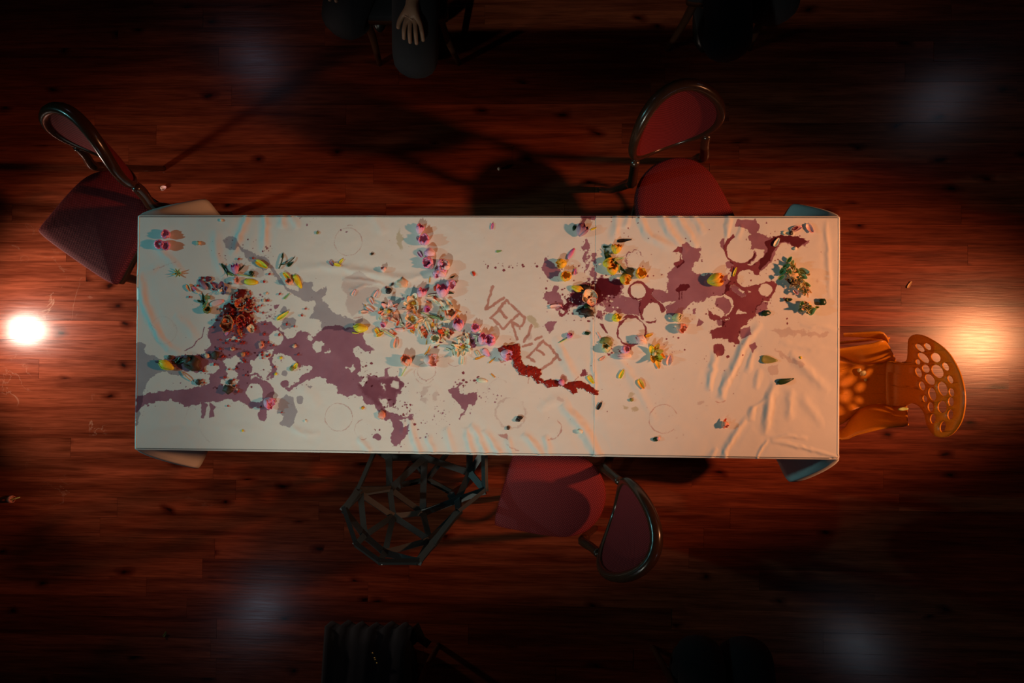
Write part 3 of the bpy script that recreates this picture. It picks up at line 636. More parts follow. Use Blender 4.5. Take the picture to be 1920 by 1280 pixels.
def cloth_material():
    m, nt, p = new_mat('stained_white_tablecloth'); L = nt.links
    tc = N(nt, 'ShaderNodeTexCoord')
    def noise(scale, detail=3):
        n = N(nt, 'ShaderNodeTexNoise'); n.inputs['Scale'].default_value = scale; n.inputs['Detail'].default_value = detail; L.new(tc.outputs['Object'], n.inputs['Vector']); return n
    n_edge = noise(420, 2); n_tone = noise(11, 6); n_mid = noise(55, 3)
    cur = N(nt, 'ShaderNodeMix', data_type='RGBA'); cur.inputs['A'].default_value = (0.70, 0.69, 0.65, 1); cur.inputs['B'].default_value = (0.80, 0.785, 0.74, 1)
    L.new(n_tone.outputs['Fac'], cur.inputs['Factor']); out = cur.outputs['Result']
    jit = N(nt, 'ShaderNodeMath', operation='MULTIPLY_ADD'); jit.inputs[1].default_value = 2.4; jit.inputs[2].default_value = -1.2; L.new(n_edge.outputs['Fac'], jit.inputs[0])
    masks = {}
    def layer(key, col, col2, lo=-0.5, hi=0.5, strength=1.0, mode='MULTIPLY'):
        nonlocal out
        a = N(nt, 'ShaderNodeAttribute', attribute_name='stain_'+key)
        ad = N(nt, 'ShaderNodeMath', operation='ADD'); L.new(a.outputs['Fac'], ad.inputs[0]); L.new(jit.outputs[0], ad.inputs[1])
        mr = N(nt, 'ShaderNodeMapRange', interpolation_type='SMOOTHSTEP'); mr.inputs[1].default_value = lo; mr.inputs[2].default_value = hi; mr.inputs[4].default_value = strength; L.new(ad.outputs[0], mr.inputs[0])
        c = N(nt, 'ShaderNodeMix', data_type='RGBA'); c.inputs['A'].default_value = (*col, 1); c.inputs['B'].default_value = (*col2, 1); L.new(n_tone.outputs['Fac'], c.inputs['Factor'])
        mx = N(nt, 'ShaderNodeMix', data_type='RGBA', blend_type=mode); L.new(mr.outputs[0], mx.inputs['Factor']); L.new(out, mx.inputs['A']); L.new(c.outputs['Result'], mx.inputs['B'])
        out = mx.outputs['Result']; masks[key] = mr.outputs[0]
    layer('f', (0.72, 0.62, 0.64), (0.86, 0.78, 0.78), -1.2, 1.6, 0.85)
    layer('o', (0.62, 0.58, 0.42), (0.78, 0.74, 0.60), -1.2, 1.4, 0.9)
    layer('g', (0.42, 0.40, 0.48), (0.60, 0.56, 0.63))
    layer('m', (0.30, 0.11, 0.19), (0.54, 0.27, 0.38))
    layer('w', (0.55, 0.36, 0.42), (0.80, 0.62, 0.66), -4.0, 4.0)
    layer('d', (0.24, 0.042, 0.075), (0.42, 0.115, 0.16))
    layer('p', (0.58, 0.27, 0.28), (0.76, 0.48, 0.47), -0.8, 0.9, 0.9)
    layer('t', (0.56, 0.22, 0.18), (0.74, 0.44, 0.40), -0.8, 0.9, 0.95)
    L.new(out, p.inputs['Base Color'])
    r = N(nt, 'ShaderNodeMapRange'); r.inputs[3].default_value = 0.82; r.inputs[4].default_value = 0.42; L.new(masks['d'], r.inputs[0]); L.new(r.outputs[0], p.inputs['Roughness'])
    p.inputs['Specular IOR Level'].default_value = 0.25
    b = N(nt, 'ShaderNodeBump'); b.inputs['Strength'].default_value = 0.22; b.inputs['Distance'].default_value = 0.0014; L.new(n_mid.outputs['Fac'], b.inputs['Height']); L.new(b.outputs['Normal'], p.inputs['Normal'])
    return m
M_cloth = cloth_material()

# corner flares: (corner x sign, y sign) -> (outward drop of the corner fold, width along the long side, hem depth, inward lean)
FLARE = {(-1, -1): (0.120, 0.050, 0.43, 0.0), (-1, 1): (0.125, 0.11, 0.43, 0.0), (1, 1): (0.095, 0.055, 0.40, 0.0), (1, -1): (0.135, 0.060, 0.42, 0.0)}
def make_cloth(xa, xb, lift, label, name, seed):
    i0 = int(np.argmin(abs(GX-xa))); i1 = int(np.argmin(abs(GX-xb)))+1   # the two cloths meet on one grid line
    gx = GX[i0:i1]; nx = len(gx); ny = len(GY)
    V = np.stack([XX[i0:i1], YY[i0:i1], TOP+lift+H[i0:i1]], -1)
    att = {k: FLD[k][i0:i1].reshape(-1) for k in FLD}
    idx = np.arange(nx*ny).reshape(nx, ny)
    quads = [np.stack([idx[:-1, :-1], idx[1:, :-1], idx[1:, 1:], idx[:-1, 1:]], -1).reshape(-1, 4)]
    left = xa < -TX+0.01
    # perimeter of hanging sides, every 2nd grid point, in order
    rng_ = np.random.RandomState(seed)
    per = []
    st_ = 2
    top = [(i, ny-1) for i in range(nx-1, -1, -1)]; side = [(0, j) for j in range(ny-1, -1, -1)]; bot = [(i, 0) for i in range(0, nx)]
    if left: chain = [('t', top), ('s', side), ('b', bot)]
    else: chain = [('b', bot), ('s', [(nx-1, j) for j in range(0, ny)]), ('t', top)]
    sx = -1 if left else 1
    seqs = []
    for key, c in chain:
        for q in c:
            n = {'t': (0, 1), 'b': (0, -1), 's': (sx, 0)}[key]
            seqs.append((q, n, key))
    # corner fans: insert rotated normals where sides meet
    full = []
    for k, (q, n, key) in enumerate(seqs):
        if k > 0 and key != seqs[k-1][2]:
            n0 = np.array(seqs[k-1][1], float); n1 = np.array(n, float)
            for a in np.linspace(0, math.pi/2, 13)[1:-1]: full.append((q, tuple(n0*math.cos(a)+n1*math.sin(a)), 'c'))
        full.append((q, n, key))
    m = len(full); rows = 14
    top_pts = np.array([V[q[0], q[1]] for q, n, k in full]); nrm = np.array([n for q, n, k in full])
    arc = np.concatenate([[0], np.cumsum(np.linalg.norm(np.diff(top_pts[:, :2], axis=0), axis=1))])
    wav = 0.010*np.sin(arc*17+seed)+0.008*np.sin(arc*31+1.7*seed)+0.005*np.sin(arc*53)
    out_hem = 0.018 + np.abs(wav)*1.1
    hem = np.full(m, 0.36)
    for (cx, cy), (fl, wd, dep, lean) in FLARE.items():
        if cx != sx: continue
        d = np.hypot(top_pts[:, 0]-cx*TX, top_pts[:, 1]-cy*TY)
        along = np.where(nrm[:, 1]*cy > 0.5, 1.0, np.where(nrm[:, 1]*cy > 0.05, 0.8, 0.35))
        k = np.exp(-(d/wd)**2)*along
        out_hem += fl*k; hem += (dep-0.36)*np.exp(-(d/(wd*1.6))**2)
    RV = []
    for r in range(1, rows+1):
        u = r/rows
        if r <= 3:
            a = r/3*math.pi/2; o_ = 0.006*math.sin(a); z_ = 0.006*(1-math.cos(a))
            off = np.full(m, o_); dz = np.full(m, z_)
        else:
            v = (r-3)/(rows-3); off = 0.006 + out_hem*v**0.85; dz = 0.006 + (hem-0.006)*v
        P = top_pts.copy(); P[:, :2] += nrm*off[:, None]; P[:, 2] -= dz
        RV.append(P)
    base = nx*ny
    allV = np.concatenate([V.reshape(-1, 3)]+RV)
    tidx = np.array([idx[q[0], q[1]] for q, n, k in full])
    prev = tidx
    for r in range(rows):
        cur = base + r*m + np.arange(m)
        quads.append(np.stack([prev[:-1], prev[1:], cur[1:], cur[:-1]], -1)); prev = cur
    Q = np.concatenate(quads)
    # hanging stain continues only as its own surface value at the edge
    for k in att:
        e = att[k][tidx]; att[k] = np.concatenate([att[k]]+[np.clip(e-0.25*(r+1), -6, 6) for r in range(rows)])
    good = np.array([len(set(q)) == 4 for q in Q.tolist()])
    Qg = Q[good]; tri = [tuple(dict.fromkeys(q)) for q in Q[~good].tolist()]; tri = [t for t in tri if len(t) == 3]
    me = bpy.data.meshes.new(name)
    loops = np.concatenate([Qg.reshape(-1), np.array(tri, int).reshape(-1)]) if tri else Qg.reshape(-1)
    starts = np.concatenate([np.arange(len(Qg))*4, len(Qg)*4+np.arange(len(tri))*3]).astype(int)
    tot = np.concatenate([np.full(len(Qg), 4), np.full(len(tri), 3)]).astype(int)
    me.vertices.add(len(allV)); me.vertices.foreach_set('co', allV.reshape(-1).astype(np.float32))
    me.loops.add(len(loops)); me.loops.foreach_set('vertex_index', loops.astype(np.int32))
    me.polygons.add(len(starts)); me.polygons.foreach_set('loop_start', starts.astype(np.int32)); me.polygons.foreach_set('loop_total', tot.astype(np.int32))
    me.polygons.foreach_set('use_smooth', np.ones(len(starts), bool))
    me.update(calc_edges=True); me.validate()
    for k in att:
        a = me.attributes.new('stain_'+k, 'FLOAT', 'POINT'); a.data.foreach_set('value', att[k].astype(np.float32))
    me.materials.append(M_cloth)
    o = bpy.data.objects.new(name, me); COL.objects.link(o)
    so = o.modifiers.new('weave_thickness', 'SOLIDIFY'); so.thickness = 0.0012; so.offset = -1; so.use_rim = True
    tag(o, label, 'tablecloth', 'white tablecloths on the long table')
    return o
make_cloth(-TX, SEAM, 0.0, 'longer wine-stained white tablecloth bearing red finger lettering, left of the seam', 'tablecloth', 2)
make_cloth(SEAM, TX, 0.0003, 'shorter wine-stained white tablecloth with dark glass rings, right of the seam', 'tablecloth', 5)
# ---------------------------------------------------------------- upholstered round-back chairs
def fabric_material(name, plane):
    m, nt, p = new_mat(name); L = nt.links
    tc = N(nt, 'ShaderNodeTexCoord'); sp = N(nt, 'ShaderNodeSeparateXYZ'); L.new(tc.outputs['Object'], sp.inputs[0])
    cb = N(nt, 'ShaderNodeCombineXYZ'); a, b = plane
    L.new(sp.outputs[a], cb.inputs[0]); L.new(sp.outputs[b], cb.inputs[1])
    mp = N(nt, 'ShaderNodeMapping'); mp.inputs['Rotation'].default_value = (0, 0, 0.785); mp.inputs['Scale'].default_value = (150, 150, 1); L.new(cb.outputs[0], mp.inputs['Vector'])
    vo = N(nt, 'ShaderNodeTexVoronoi', voronoi_dimensions='2D'); vo.inputs['Randomness'].default_value = 0.0; vo.inputs['Scale'].default_value = 1.0; L.new(mp.outputs[0], vo.inputs['Vector'])
    r = N(nt, 'ShaderNodeValToRGB'); e = r.color_ramp.elements; e[0].position = 0.12; e[0].color = (0.32, 0.036, 0.036, 1); e[1].position = 0.42; e[1].color = (0.13, 0.008, 0.011, 1)
    L.new(vo.outputs['Distance'], r.inputs[0]); L.new(r.outputs[0], p.inputs['Base Color'])
    bp = N(nt, 'ShaderNodeBump', invert=True); bp.inputs['Strength'].default_value = 0.5; bp.inputs['Distance'].default_value = 0.0015; L.new(vo.outputs['Distance'], bp.inputs['Height']); L.new(bp.outputs['Normal'], p.inputs['Normal'])
    p.inputs['Roughness'].default_value = 0.75; p.inputs['Specular IOR Level'].default_value = 0.2
    return m
M_fab_seat = fabric_material('red_woven_seat_fabric', (0, 1)); M_fab_back = fabric_material('red_woven_back_fabric', (1, 2))
M_darkwood = plain('dark_lacquered_beech', (0.042, 0.017, 0.009), 0.22, noise=0.25, nscale=30)
def pad(outline, z0, z1, dome, rings=7):
    """cushion: closed outline (x,y), side from z0 to z1 and a domed top"""
    P = np.array(outline, float); n = len(P); c = P.mean(0); V = []; Fc = []
    lev = [(1.0, z0), (1.0, z1-0.012), (0.985, z1-0.004), (0.955, z1)]
    for k in range(1, rings): s = 0.955*(1-k/rings); lev.append((s, z1 + dome*(1-s*s)-dome*(1-0.955**2)))
    for s, z in lev:
        for q in P: V.append((*(c+(q-c)*s), z))
    for i in range(len(lev)-1):
        for k in range(n):
            k2 = (k+1) % n; Fc.append((i*n+k, i*n+k2, (i+1)*n+k2, (i+1)*n+k))
    V.append((c[0], c[1], z1+dome*0.95)); t = len(V)-1; o = (len(lev)-1)*n
    for k in range(n): Fc.append((o+k, o+(k+1) % n, t))
    Fc.append(tuple(range(n-1, -1, -1)))
    return V, Fc
def seat_outline(scale=1.0):
    h = [(0.205, 0.0), (0.204, 0.12), (0.198, 0.195), (0.180, 0.212), (0.10, 0.204), (0.0, 0.192), (-0.09, 0.170), (-0.155, 0.125), (-0.19, 0.06), (-0.198, 0.0)]
    h = [(x, -y) for x, y in h[::-1]] + h[1:-1] if False else h
    loop = h + [(x, -y) for x, y in h[-2:0:-1]]
    return smooth_path(np.array(loop)*scale*np.array([0.97, 0.89]), 4, True)
def back_point(y, z):
    """the back panel is curved around the sitter and leans back"""
    return (-0.205 - 0.13*max(0, z-0.47)/0.5 - 0.0*z + 0.10*(y/0.2)**2, y, z)
def back_curve(sc, n=44):
    pts = []
    for k in range(n):
        t = 2*math.pi*k/n
        w = 0.158 + 0.014*math.sin(t)
        pts.append((w*sc*math.cos(t), 0.715 + 0.180*sc*math.sin(t)))
    return pts
def make_round_chair(label):
    t = tag(empty('dining_chair'), label, 'chair', 'red upholstered dining chairs')
    V, Fc = pad(seat_outline(), 0.438, 0.468, 0.016); mk('seat', V, Fc, M_fab_seat, t)
    V, Fc = pad(seat_outline(0.985), 0.398, 0.438, 0.0, 3); mk('seat_frame', V, Fc, M_darkwood, t)
    ring_ = [back_point(y, z) for y, z in back_curve(1.0)]
    rad_ = [0.0165+0.0065*math.sin(2*math.pi*k/44) for k in range(44)]
    V, Fc = tube(ring_, rad_, 10, True, flat=(1.0, 0.85)); mk('back_frame', V, Fc, M_darkwood, t)
    # padded panel with thickness inside the ring
    V = []; Fc = []; n = 44; lv = [0.95, 0.89, 0.70, 0.48, 0.24]
    for side in (1, -1):
        for li, s in enumerate(lv):
            for y, z in back_curve(s, n):
                x, y2, z2 = back_point(y, z); V.append((x + side*(0.004+0.011*(1-(s/0.95)**2)**0.7), y2, z2))
        x, y2, z2 = back_point(0, 0.715); V.append((x+side*0.0145, y2, z2))
    m = n*len(lv)+1
    for sd in (0, 1):
        o = sd*m
        for i in range(len(lv)-1):
            for k in range(n): Fc.append((o+i*n+k, o+i*n+(k+1) % n, o+(i+1)*n+(k+1) % n, o+(i+1)*n+k))
        for k in range(n): Fc.append((o+(len(lv)-1)*n+k, o+(len(lv)-1)*n+(k+1) % n, o+m-1))
    for k in range(n): Fc.append((k, (k+1) % n, m+(k+1) % n, m+k))
    mk('backrest', V, Fc, M_fab_back, t)
    for s in (-1, 1):
        b0 = np.array(back_point(s*0.135, 0.61)); pts = smooth_path([tuple(b0), back_point(s*0.138, 0.545), (-0.150, s*0.145, 0.47), (-0.165, s*0.145, 0.40), (-0.20, s*0.175, 0.2), (-0.255, s*0.19, 0.0)], 5)
        V, Fc = tube(pts, [0.017, 0.017, 0.019, 0.019, 0.016, 0.013], 8); mk('leg', V, Fc, M_darkwood, t)
        pts = smooth_path([(0.165, s*0.148, 0.41), (0.172, s*0.155, 0.25), (0.185, s*0.182, 0.0)], 5)
        V, Fc = tube(pts, [0.020, 0.017, 0.012], 8); mk('leg', V, Fc, M_darkwood, t)
    pts = [(0.13*math.cos(a)*1.05-0.005, 0.155*math.sin(a), 0.24) for a in np.linspace(0, 2*math.pi, 28)[:-1]]
    V, Fc = tube(pts, 0.009, 6, True); mk('stretcher', V, Fc, M_darkwood, t)
    return t
def put_chair(t, px, py, facing):
    q = at(px, py, 0.468); t.location = (q[0], q[1], 0); t.rotation_euler = (0, 0, math.radians(facing))
ch = make_round_chair('red round-back dining chair at the left table end, turned away and mostly in shadow')
put_chair(ch, 190, 408, 236)
c2 = copy_tree(ch); c2['label'] = 'bright red round-back dining chair pushed in at the upper long side'
put_chair(c2, 1277, 388, -70)
c3 = copy_tree(ch); c3['label'] = 'red round-back dining chair at the lower long side beside the black lattice chair'
put_chair(c3, 1042, 924, 164)

# ---------------------------------------------------------------- black faceted lattice chair
M_cast = plain('black_cast_aluminium', (0.016, 0.017, 0.018), 0.38, 0.25, spec=0.5)
def make_lattice_chair():
    nodes = dict(A=(430,60,.47), B=(265,450,.58), C=(130,640,.70), D=(245,975,.79), E=(470,1140,.82), F=(840,1140,.80), G=(985,965,.70), H=(1230,655,.58), I=(1480,455,.50), J=(1475,70,.47),
                 K=(285,490,.57), O=(600,705,.54), L=(568,445,.48), M=(885,672,.46), N=(950,935,.62), P=(520,1055,.75), Q=(325,890,.72), R=(560,140,.45), S=(900,140,.44), T=(1220,545,.48), U=(1335,285,.45),
                 V=(560,-180,.44), W=(900,-200,.43), X=(1330,-180,.44), Y=(470,-150,.46), Zz=(1465,-170,.46))
    P = {k: at(*S('bk', x, y), z) for k, (x, y, z) in nodes.items()}
    c = np.mean([P[k] for k in 'LMRSTU'], 0)
    t = tag(empty('lattice_chair', (c[0], c[1], 0)), 'black faceted open-lattice metal chair pushed under the lower long side', 'chair')
    for k in P: P[k] = P[k]-np.array([c[0], c[1], 0])
    def bar(a, b, w, h=0.012, ext=0.0):
        a = np.array(a); b = np.array(b); d = (b-a); Ln = np.linalg.norm(d); d /= Ln
        n = nrm_ - d*np.dot(nrm_, d); n /= np.linalg.norm(n); s = np.cross(d, n)
        V = []
        for q, ww in ((a-d*ext, w*1.25), (a+d*Ln*0.22, w), (b-d*Ln*0.22, w), (b+d*ext, w*1.25)):
            for (i, j) in ((-1, -1), (1, -1), (1, 1), (-1, 1)): V.append(q + s*i*ww/2 + n*j*h/2)
        Fc = [(3, 2, 1, 0), (12, 13, 14, 15)]
        for r in range(3):
            for k in range(4): Fc.append((r*4+k, r*4+(k+1) % 4, r*4+4+(k+1) % 4, r*4+4+k))
        return V, Fc
    back = 'KO LO MO NO PO QO KL LM MN NP PQ QK BK CK CQ DQ EP FP FN GN'.split()
    rim = 'AB BC CD DE EF FG GH HI IJ'.split(); seat = 'LR RS LS MS MT TU TH UI TI NH SU BL AR RV SW UX VW WX UJ'.split()
    nrm_ = np.array([0.3, 0.45, 1.0])
    mk('backrest_lattice', *join([bar(P[e[0]], P[e[1]], 0.020) for e in back]), M_cast, t, smooth=False)
    nrm_ = np.array([0, 0, 1.0])
    mk('seat_lattice', *join([bar(P[e[0]], P[e[1]], 0.024) for e in seat]+[bar(P['V'], P['Y'], 0.024), bar(P['X'], P['Zz'], 0.024)]), M_cast, t, smooth=False)
    nrm_ = np.array([-0.5, -0.8, 0.7])
    mk('rim', *join([bar(P[e[0]], P[e[1]], 0.022, 0.014, 0.004) for e in rim]+[bar(P['A'], P['Y'], 0.022), bar(P['J'], P['Zz'], 0.022), bar(P['Y'], P['V'], .022), bar(P['X'], P['Zz'], .022)]), M_cast, t, smooth=False)
    # four tapered legs under the seat, joined by a cross
    hub = np.array([0, 0, 0.40]); legs = []
    for a in ('L', 'V', 'X', 'T'):
        q = P[a]; d = np.array([q[0], q[1], 0]); foot = np.array([q[0]*1.15, q[1]*1.15, 0.0])
        V, Fc = tube([(q[0]*0.8, q[1]*0.8, q[2]-0.01), tuple(foot)], [0.017, 0.011], 6); mk('leg', V, Fc, M_cast, t, smooth=False)
    parts = []
    for a in ('L', 'V', 'X', 'T'):
        parts.append(tube([(0, 0, 0.415), (P[a][0]*0.8, P[a][1]*0.8, 0.425)], 0.012, 6))
    mk('under_frame', *join(parts), M_cast, t, smooth=False)
make_lattice_chair()

# ---------------------------------------------------------------- orange perforated plastic armchair
M_orange = petal_mat('orange_moulded_plastic', (0.70, 0.27, 0.015), (0.70, 0.27, 0.015), 0.35, 0.22)
def plate(outline, holes, zfun, cuts=3):
    """flat outline with holes (survey sheet 'og'), triangulated, refined, then lifted into the room by zfun"""
    cu = bpy.data.curves.new('tmp', 'CURVE'); cu.dimensions = '2D'; cu.fill_mode = 'BOTH'
    for loop in [outline]+holes:
        s = cu.splines.new('POLY'); s.points.add(len(loop)-1)
        for p_, q in zip(s.points, loop): p_.co = (q[0]*0.001, q[1]*0.001, 0, 1)
        s.use_cyclic_u = True
    ob = bpy.data.objects.new('tmp', cu); COL.objects.link(ob)
    dg = bpy.context.evaluated_depsgraph_get(); me = bpy.data.meshes.new_from_object(ob.evaluated_get(dg))
    bm = bmesh.new(); bm.from_mesh(me)
    bmesh.ops.remove_doubles(bm, verts=bm.verts, dist=1e-6)
    bmesh.ops.triangulate(bm, faces=bm.faces)
    for _ in range(cuts):
        es = [e for e in bm.edges if e.calc_length() > 0.07]
        if es: bmesh.ops.subdivide_edges(bm, edges=es, cuts=1); bmesh.ops.triangulate(bm, faces=bm.faces)
    V = []
    bm.verts.ensure_lookup_table()
    for v in bm.verts:
        x, y = v.co.x*1000, v.co.y*1000
        V.append(at(*S('og', x, y), zfun(x, y)))
    Fc = [tuple(v.index for v in f.verts) for f in bm.faces]
    bm.free(); bpy.data.objects.remove(ob); bpy.data.curves.remove(cu); bpy.data.meshes.remove(me)
    return V, Fc
def oval(cx, cy, a, b, rot, n=18):
    r = math.radians(rot); return [(cx+a*math.cos(t)*math.cos(r)-b*math.sin(t)*math.sin(r), cy+a*math.cos(t)*math.sin(r)+b*math.sin(t)*math.cos(r)) for t in np.linspace(0, 2*math.pi, n+1)[:-1]]
def make_orange_chair():
    c = at(*S('og', 330, 640), 0.44)
    t = tag(empty('plastic_armchair', (c[0], c[1], 0)), 'orange moulded plastic armchair with oval perforations at the right table end', 'chair')
    off = np.array([c[0], c[1], 0])
    def put(name, V, Fc, thick=0.006):
        o = mk(name, [np.array(v)-off for v in V], Fc, M_orange, t)
        s = o.modifiers.new('wall', 'SOLIDIFY'); s.thickness = thick; s.offset = 0
        return o
    bz = lambda x, y: 0.4385 + 0.37*np.clip((x-600)/630, 0, 1)**1.3 + 0.00000022*0*(y-640)**2
    out = smooth_path([(560,455),(640,446),(700,455),(738,425),(745,330),(752,255),(800,216),(880,224),(1000,290),(1090,370),(1160,480),(1205,590),(1230,710),(1230,830),(1200,960),(1130,1060),(1045,1096),(965,1072),(910,990),(885,890),(840,830),(780,802),(735,822),(680,833),(600,826),(560,822)], 4, True)
    hs = [(850,330,50,24,40),(915,318,38,24,40),(880,415,62,30,42),(985,412,48,38,40),(832,450,26,20,60),(900,508,40,32,50),(1000,530,66,46,50),(1070,490,42,26,55),(838,540,46,26,65),(935,600,56,36,50),(868,655,42,26,70),(1110,600,40,24,62),(955,725,60,34,75),(1045,680,66,42,70),(1120,710,40,26,75),(893,765,32,22,75),(1115,790,42,28,85),(940,835,44,26,85),(1040,835,54,42,90),(1110,900,46,28,95),(960,935,44,26,95),(1045,1005,50,28,100)]
    put('backrest', *plate(out, [oval(*h) for h in hs], bz))
    sz = lambda x, y: 0.44 - 0.03*max(0, 1-((x-150)/480.0)**2)*max(0, 1-((y-640)/260.0)**2)
    so = smooth_path([(590,440),(560,430),(500,455),(380,468),(260,440),(150,395),(0,360),(-160,370),(-260,420),(-300,560),(-300,720),(-260,880),(-160,960),(0,980),(150,990),(250,930),(350,850),(480,815),(560,822),(590,830)], 3, True)
    sh = [(x, y, 34, 26, r) for x, y, r in ((90,520,40),(60,620,80),(110,700,60),(60,800,30),(-30,560,30),(-40,680,80),(-30,790,20),(-120,620,45),(-120,740,60),(-200,680,10))]
    put('seat', *plate(so, [oval(*h) for h in sh], sz))
    def loft(name, A, B, n=14, bow=0.0, k=6):
        A = smooth_path(A, 6); B = smooth_path(B, 6); ta = np.linspace(0, 1, n)
        A = np.stack([np.interp(ta, np.linspace(0, 1, len(A)), A[:, i]) for i in range(3)], 1); B = np.stack([np.interp(ta, np.linspace(0, 1, len(B)), B[:, i]) for i in range(3)], 1)
        V = []; Fc = []
        for i in range(n):
            for j in range(k+1):
                u = j/k; q = A[i]*(1-u)+B[i]*u; q = q.copy(); q[2] += bow*4*u*(1-u); V.append(q)
        for i in range(n-1):
            for j in range(k): Fc.append((i*(k+1)+j, (i+1)*(k+1)+j, (i+1)*(k+1)+j+1, i*(k+1)+j+1))
        return put(name, V, Fc)
    A_ = lambda x, y, z: at(*S('og', x, y), z)
    loft('armrest', [A_(-150,380,.45), A_(150,395,.44), A_(260,440,.44), A_(380,467,.44), A_(500,455,.445), A_(590,430,.445), A_(640,440,.445)],
                    [A_(-120,370,.56), A_(150,342,.60), A_(300,318,.62), A_(430,297,.635), A_(530,268,.645), A_(575,300,.60), A_(640,436,.45)], 18)
    loft('armrest', [A_(-150,950,.45), A_(150,1040,.47), A_(250,940,.445), A_(350,850,.44), A_(480,815,.44), A_(620,838,.45), A_(735,822,.48)],
                    [A_(-120,1000,.52), A_(165,1110,.57), A_(290,1075,.60), A_(430,1040,.62), A_(560,1012,.63), A_(690,1000,.635), A_(742,985,.62)], 18)
    # flat moulded legs
    loft('leg', [A_(430,296,.635), A_(530,268,.645), A_(575,280,.62)], [A_(330,262,.02), A_(360,262,.0), A_(400,262,.0)][::1], 8) if False else None
    def leg(p0, p1, w):
        p0 = np.array(p0); p1 = np.array(p1); d = p1-p0; d /= np.linalg.norm(d); s = np.array([1.0, 0, 0]); s -= d*s.dot(d); s /= np.linalg.norm(s)
        loft('leg', [p0-s*w/2, (p0+p1)/2-s*w*0.42, p1-s*w*0.3], [p0+s*w/2, (p0+p1)/2+s*w*0.42, p1+s*w*0.3], 8)
    q = A_(530,245,.60); leg(q, (q[0]-0.02, q[1]-0.03, 0.0), 0.05)
    q = A_(690,985,.60); leg(q, (q[0]-0.02, q[1]+0.03, 0.0), 0.05)
    q = A_(-110,380,.55); leg(q, (q[0]-0.01, q[1], 0.0), 0.05)
    q = A_(-110,985,.52); leg(q, (q[0]-0.01, q[1], 0.0), 0.05)
    loft('armrest', [A_(575,275,.62), A_(560,240,.63), A_(520,196,.635), A_(400,196,.62), A_(190,208,.58)], [A_(575,285,.60), A_(548,262,.60), A_(500,245,.60), A_(400,238,.59), A_(190,226,.56)], 10)
make_orange_chair()
# ---------------------------------------------------------------- flowers, petals, leaves and scraps on the cloth
PM = dict(
 pink=petal_mat('petal_pink', (0.95, 0.60, 0.72), (0.93, 0.22, 0.52)), palepink=petal_mat('petal_pale_pink', (0.94, 0.78, 0.70), (0.94, 0.44, 0.48)),
 magenta=petal_mat('petal_magenta', (0.85, 0.40, 0.62), (0.62, 0.04, 0.32)), purple=petal_mat('petal_purple', (0.55, 0.35, 0.45), (0.16, 0.008, 0.11)),
 lilac=petal_mat('petal_lilac_pink', (0.95, 0.68, 0.80), (0.84, 0.30, 0.62)), yellow=petal_mat('petal_yellow', (0.90, 0.80, 0.05), (0.95, 0.72, 0.01)),
 orange=petal_mat('petal_orange', (0.95, 0.72, 0.03), (0.95, 0.36, 0.03)), coral=petal_mat('petal_coral', (0.92, 0.66, 0.46), (0.92, 0.28, 0.20)),
 peach=petal_mat('petal_peach', (0.92, 0.76, 0.50), (0.92, 0.52, 0.34)), cream=petal_mat('petal_cream', (0.84, 0.82, 0.58), (0.94, 0.90, 0.76)),
 white=petal_mat('petal_white_green', (0.66, 0.74, 0.48), (0.92, 0.93, 0.82)), red=petal_mat('petal_red', (0.70, 0.14, 0.02), (0.70, 0.03, 0.01)),
 wine=petal_mat('petal_wine', (0.22, 0.02, 0.04), (0.16, 0.01, 0.03)), green=petal_mat('leaf_green', (0.28, 0.48, 0.16), (0.20, 0.42, 0.14), 0.45, 0.08),
 darkgreen=petal_mat('leaf_dark_green', (0.03, 0.07, 0.02), (0.012, 0.045, 0.018), 0.35, 0.1), lime=petal_mat('leaf_lime', (0.62, 0.72, 0.26), (0.52, 0.66, 0.22), 0.45, 0.08),
 olive=petal_mat('leaf_olive', (0.34, 0.32, 0.08), (0.28, 0.30, 0.08), 0.5, 0.15), brown=petal_mat('dried_brown', (0.10, 0.05, 0.02), (0.05, 0.025, 0.012), 0.6, 0.0),
 black=petal_mat('dried_black', (0.012, 0.010, 0.010), (0.02, 0.012, 0.012), 0.5, 0.0), rind=petal_mat('fruit_rind', (0.55, 0.10, 0.03), (0.72, 0.26, 0.10), 0.4, 0.05),
 pulp=petal_mat('fruit_pulp', (0.10, 0.012, 0.014), (0.17, 0.016, 0.014), 0.2, 0.1), seed=petal_mat('fruit_seed', (0.42, 0.012, 0.016), (0.50, 0.03, 0.025), 0.2, 0.1),
 straw=petal_mat('choke_straw', (0.74, 0.48, 0.22), (0.84, 0.58, 0.30), 0.6, 0.1), orangebit=petal_mat('stamen_orange', (0.80, 0.36, 0.02), (0.86, 0.42, 0.02), 0.6, 0.1),
 palelime=petal_mat('petal_pale_lime', (0.62, 0.66, 0.30), (0.72, 0.70, 0.40)),
)
CNAME = dict(pink='pink', palepink='pale pink', magenta='magenta', purple='dark purple', lilac='lilac pink', yellow='yellow', orange='orange and yellow', coral='coral', peach='peach', cream='cream', white='greenish white', red='red', wine='wine red', green='green', darkgreen='dark green', lime='lime green', olive='olive', brown='brown', black='blackish', rind='orange brown', pulp='dark red', seed='red', straw='straw', orangebit='orange', palelime='pale lime')
rg = random.Random(11)
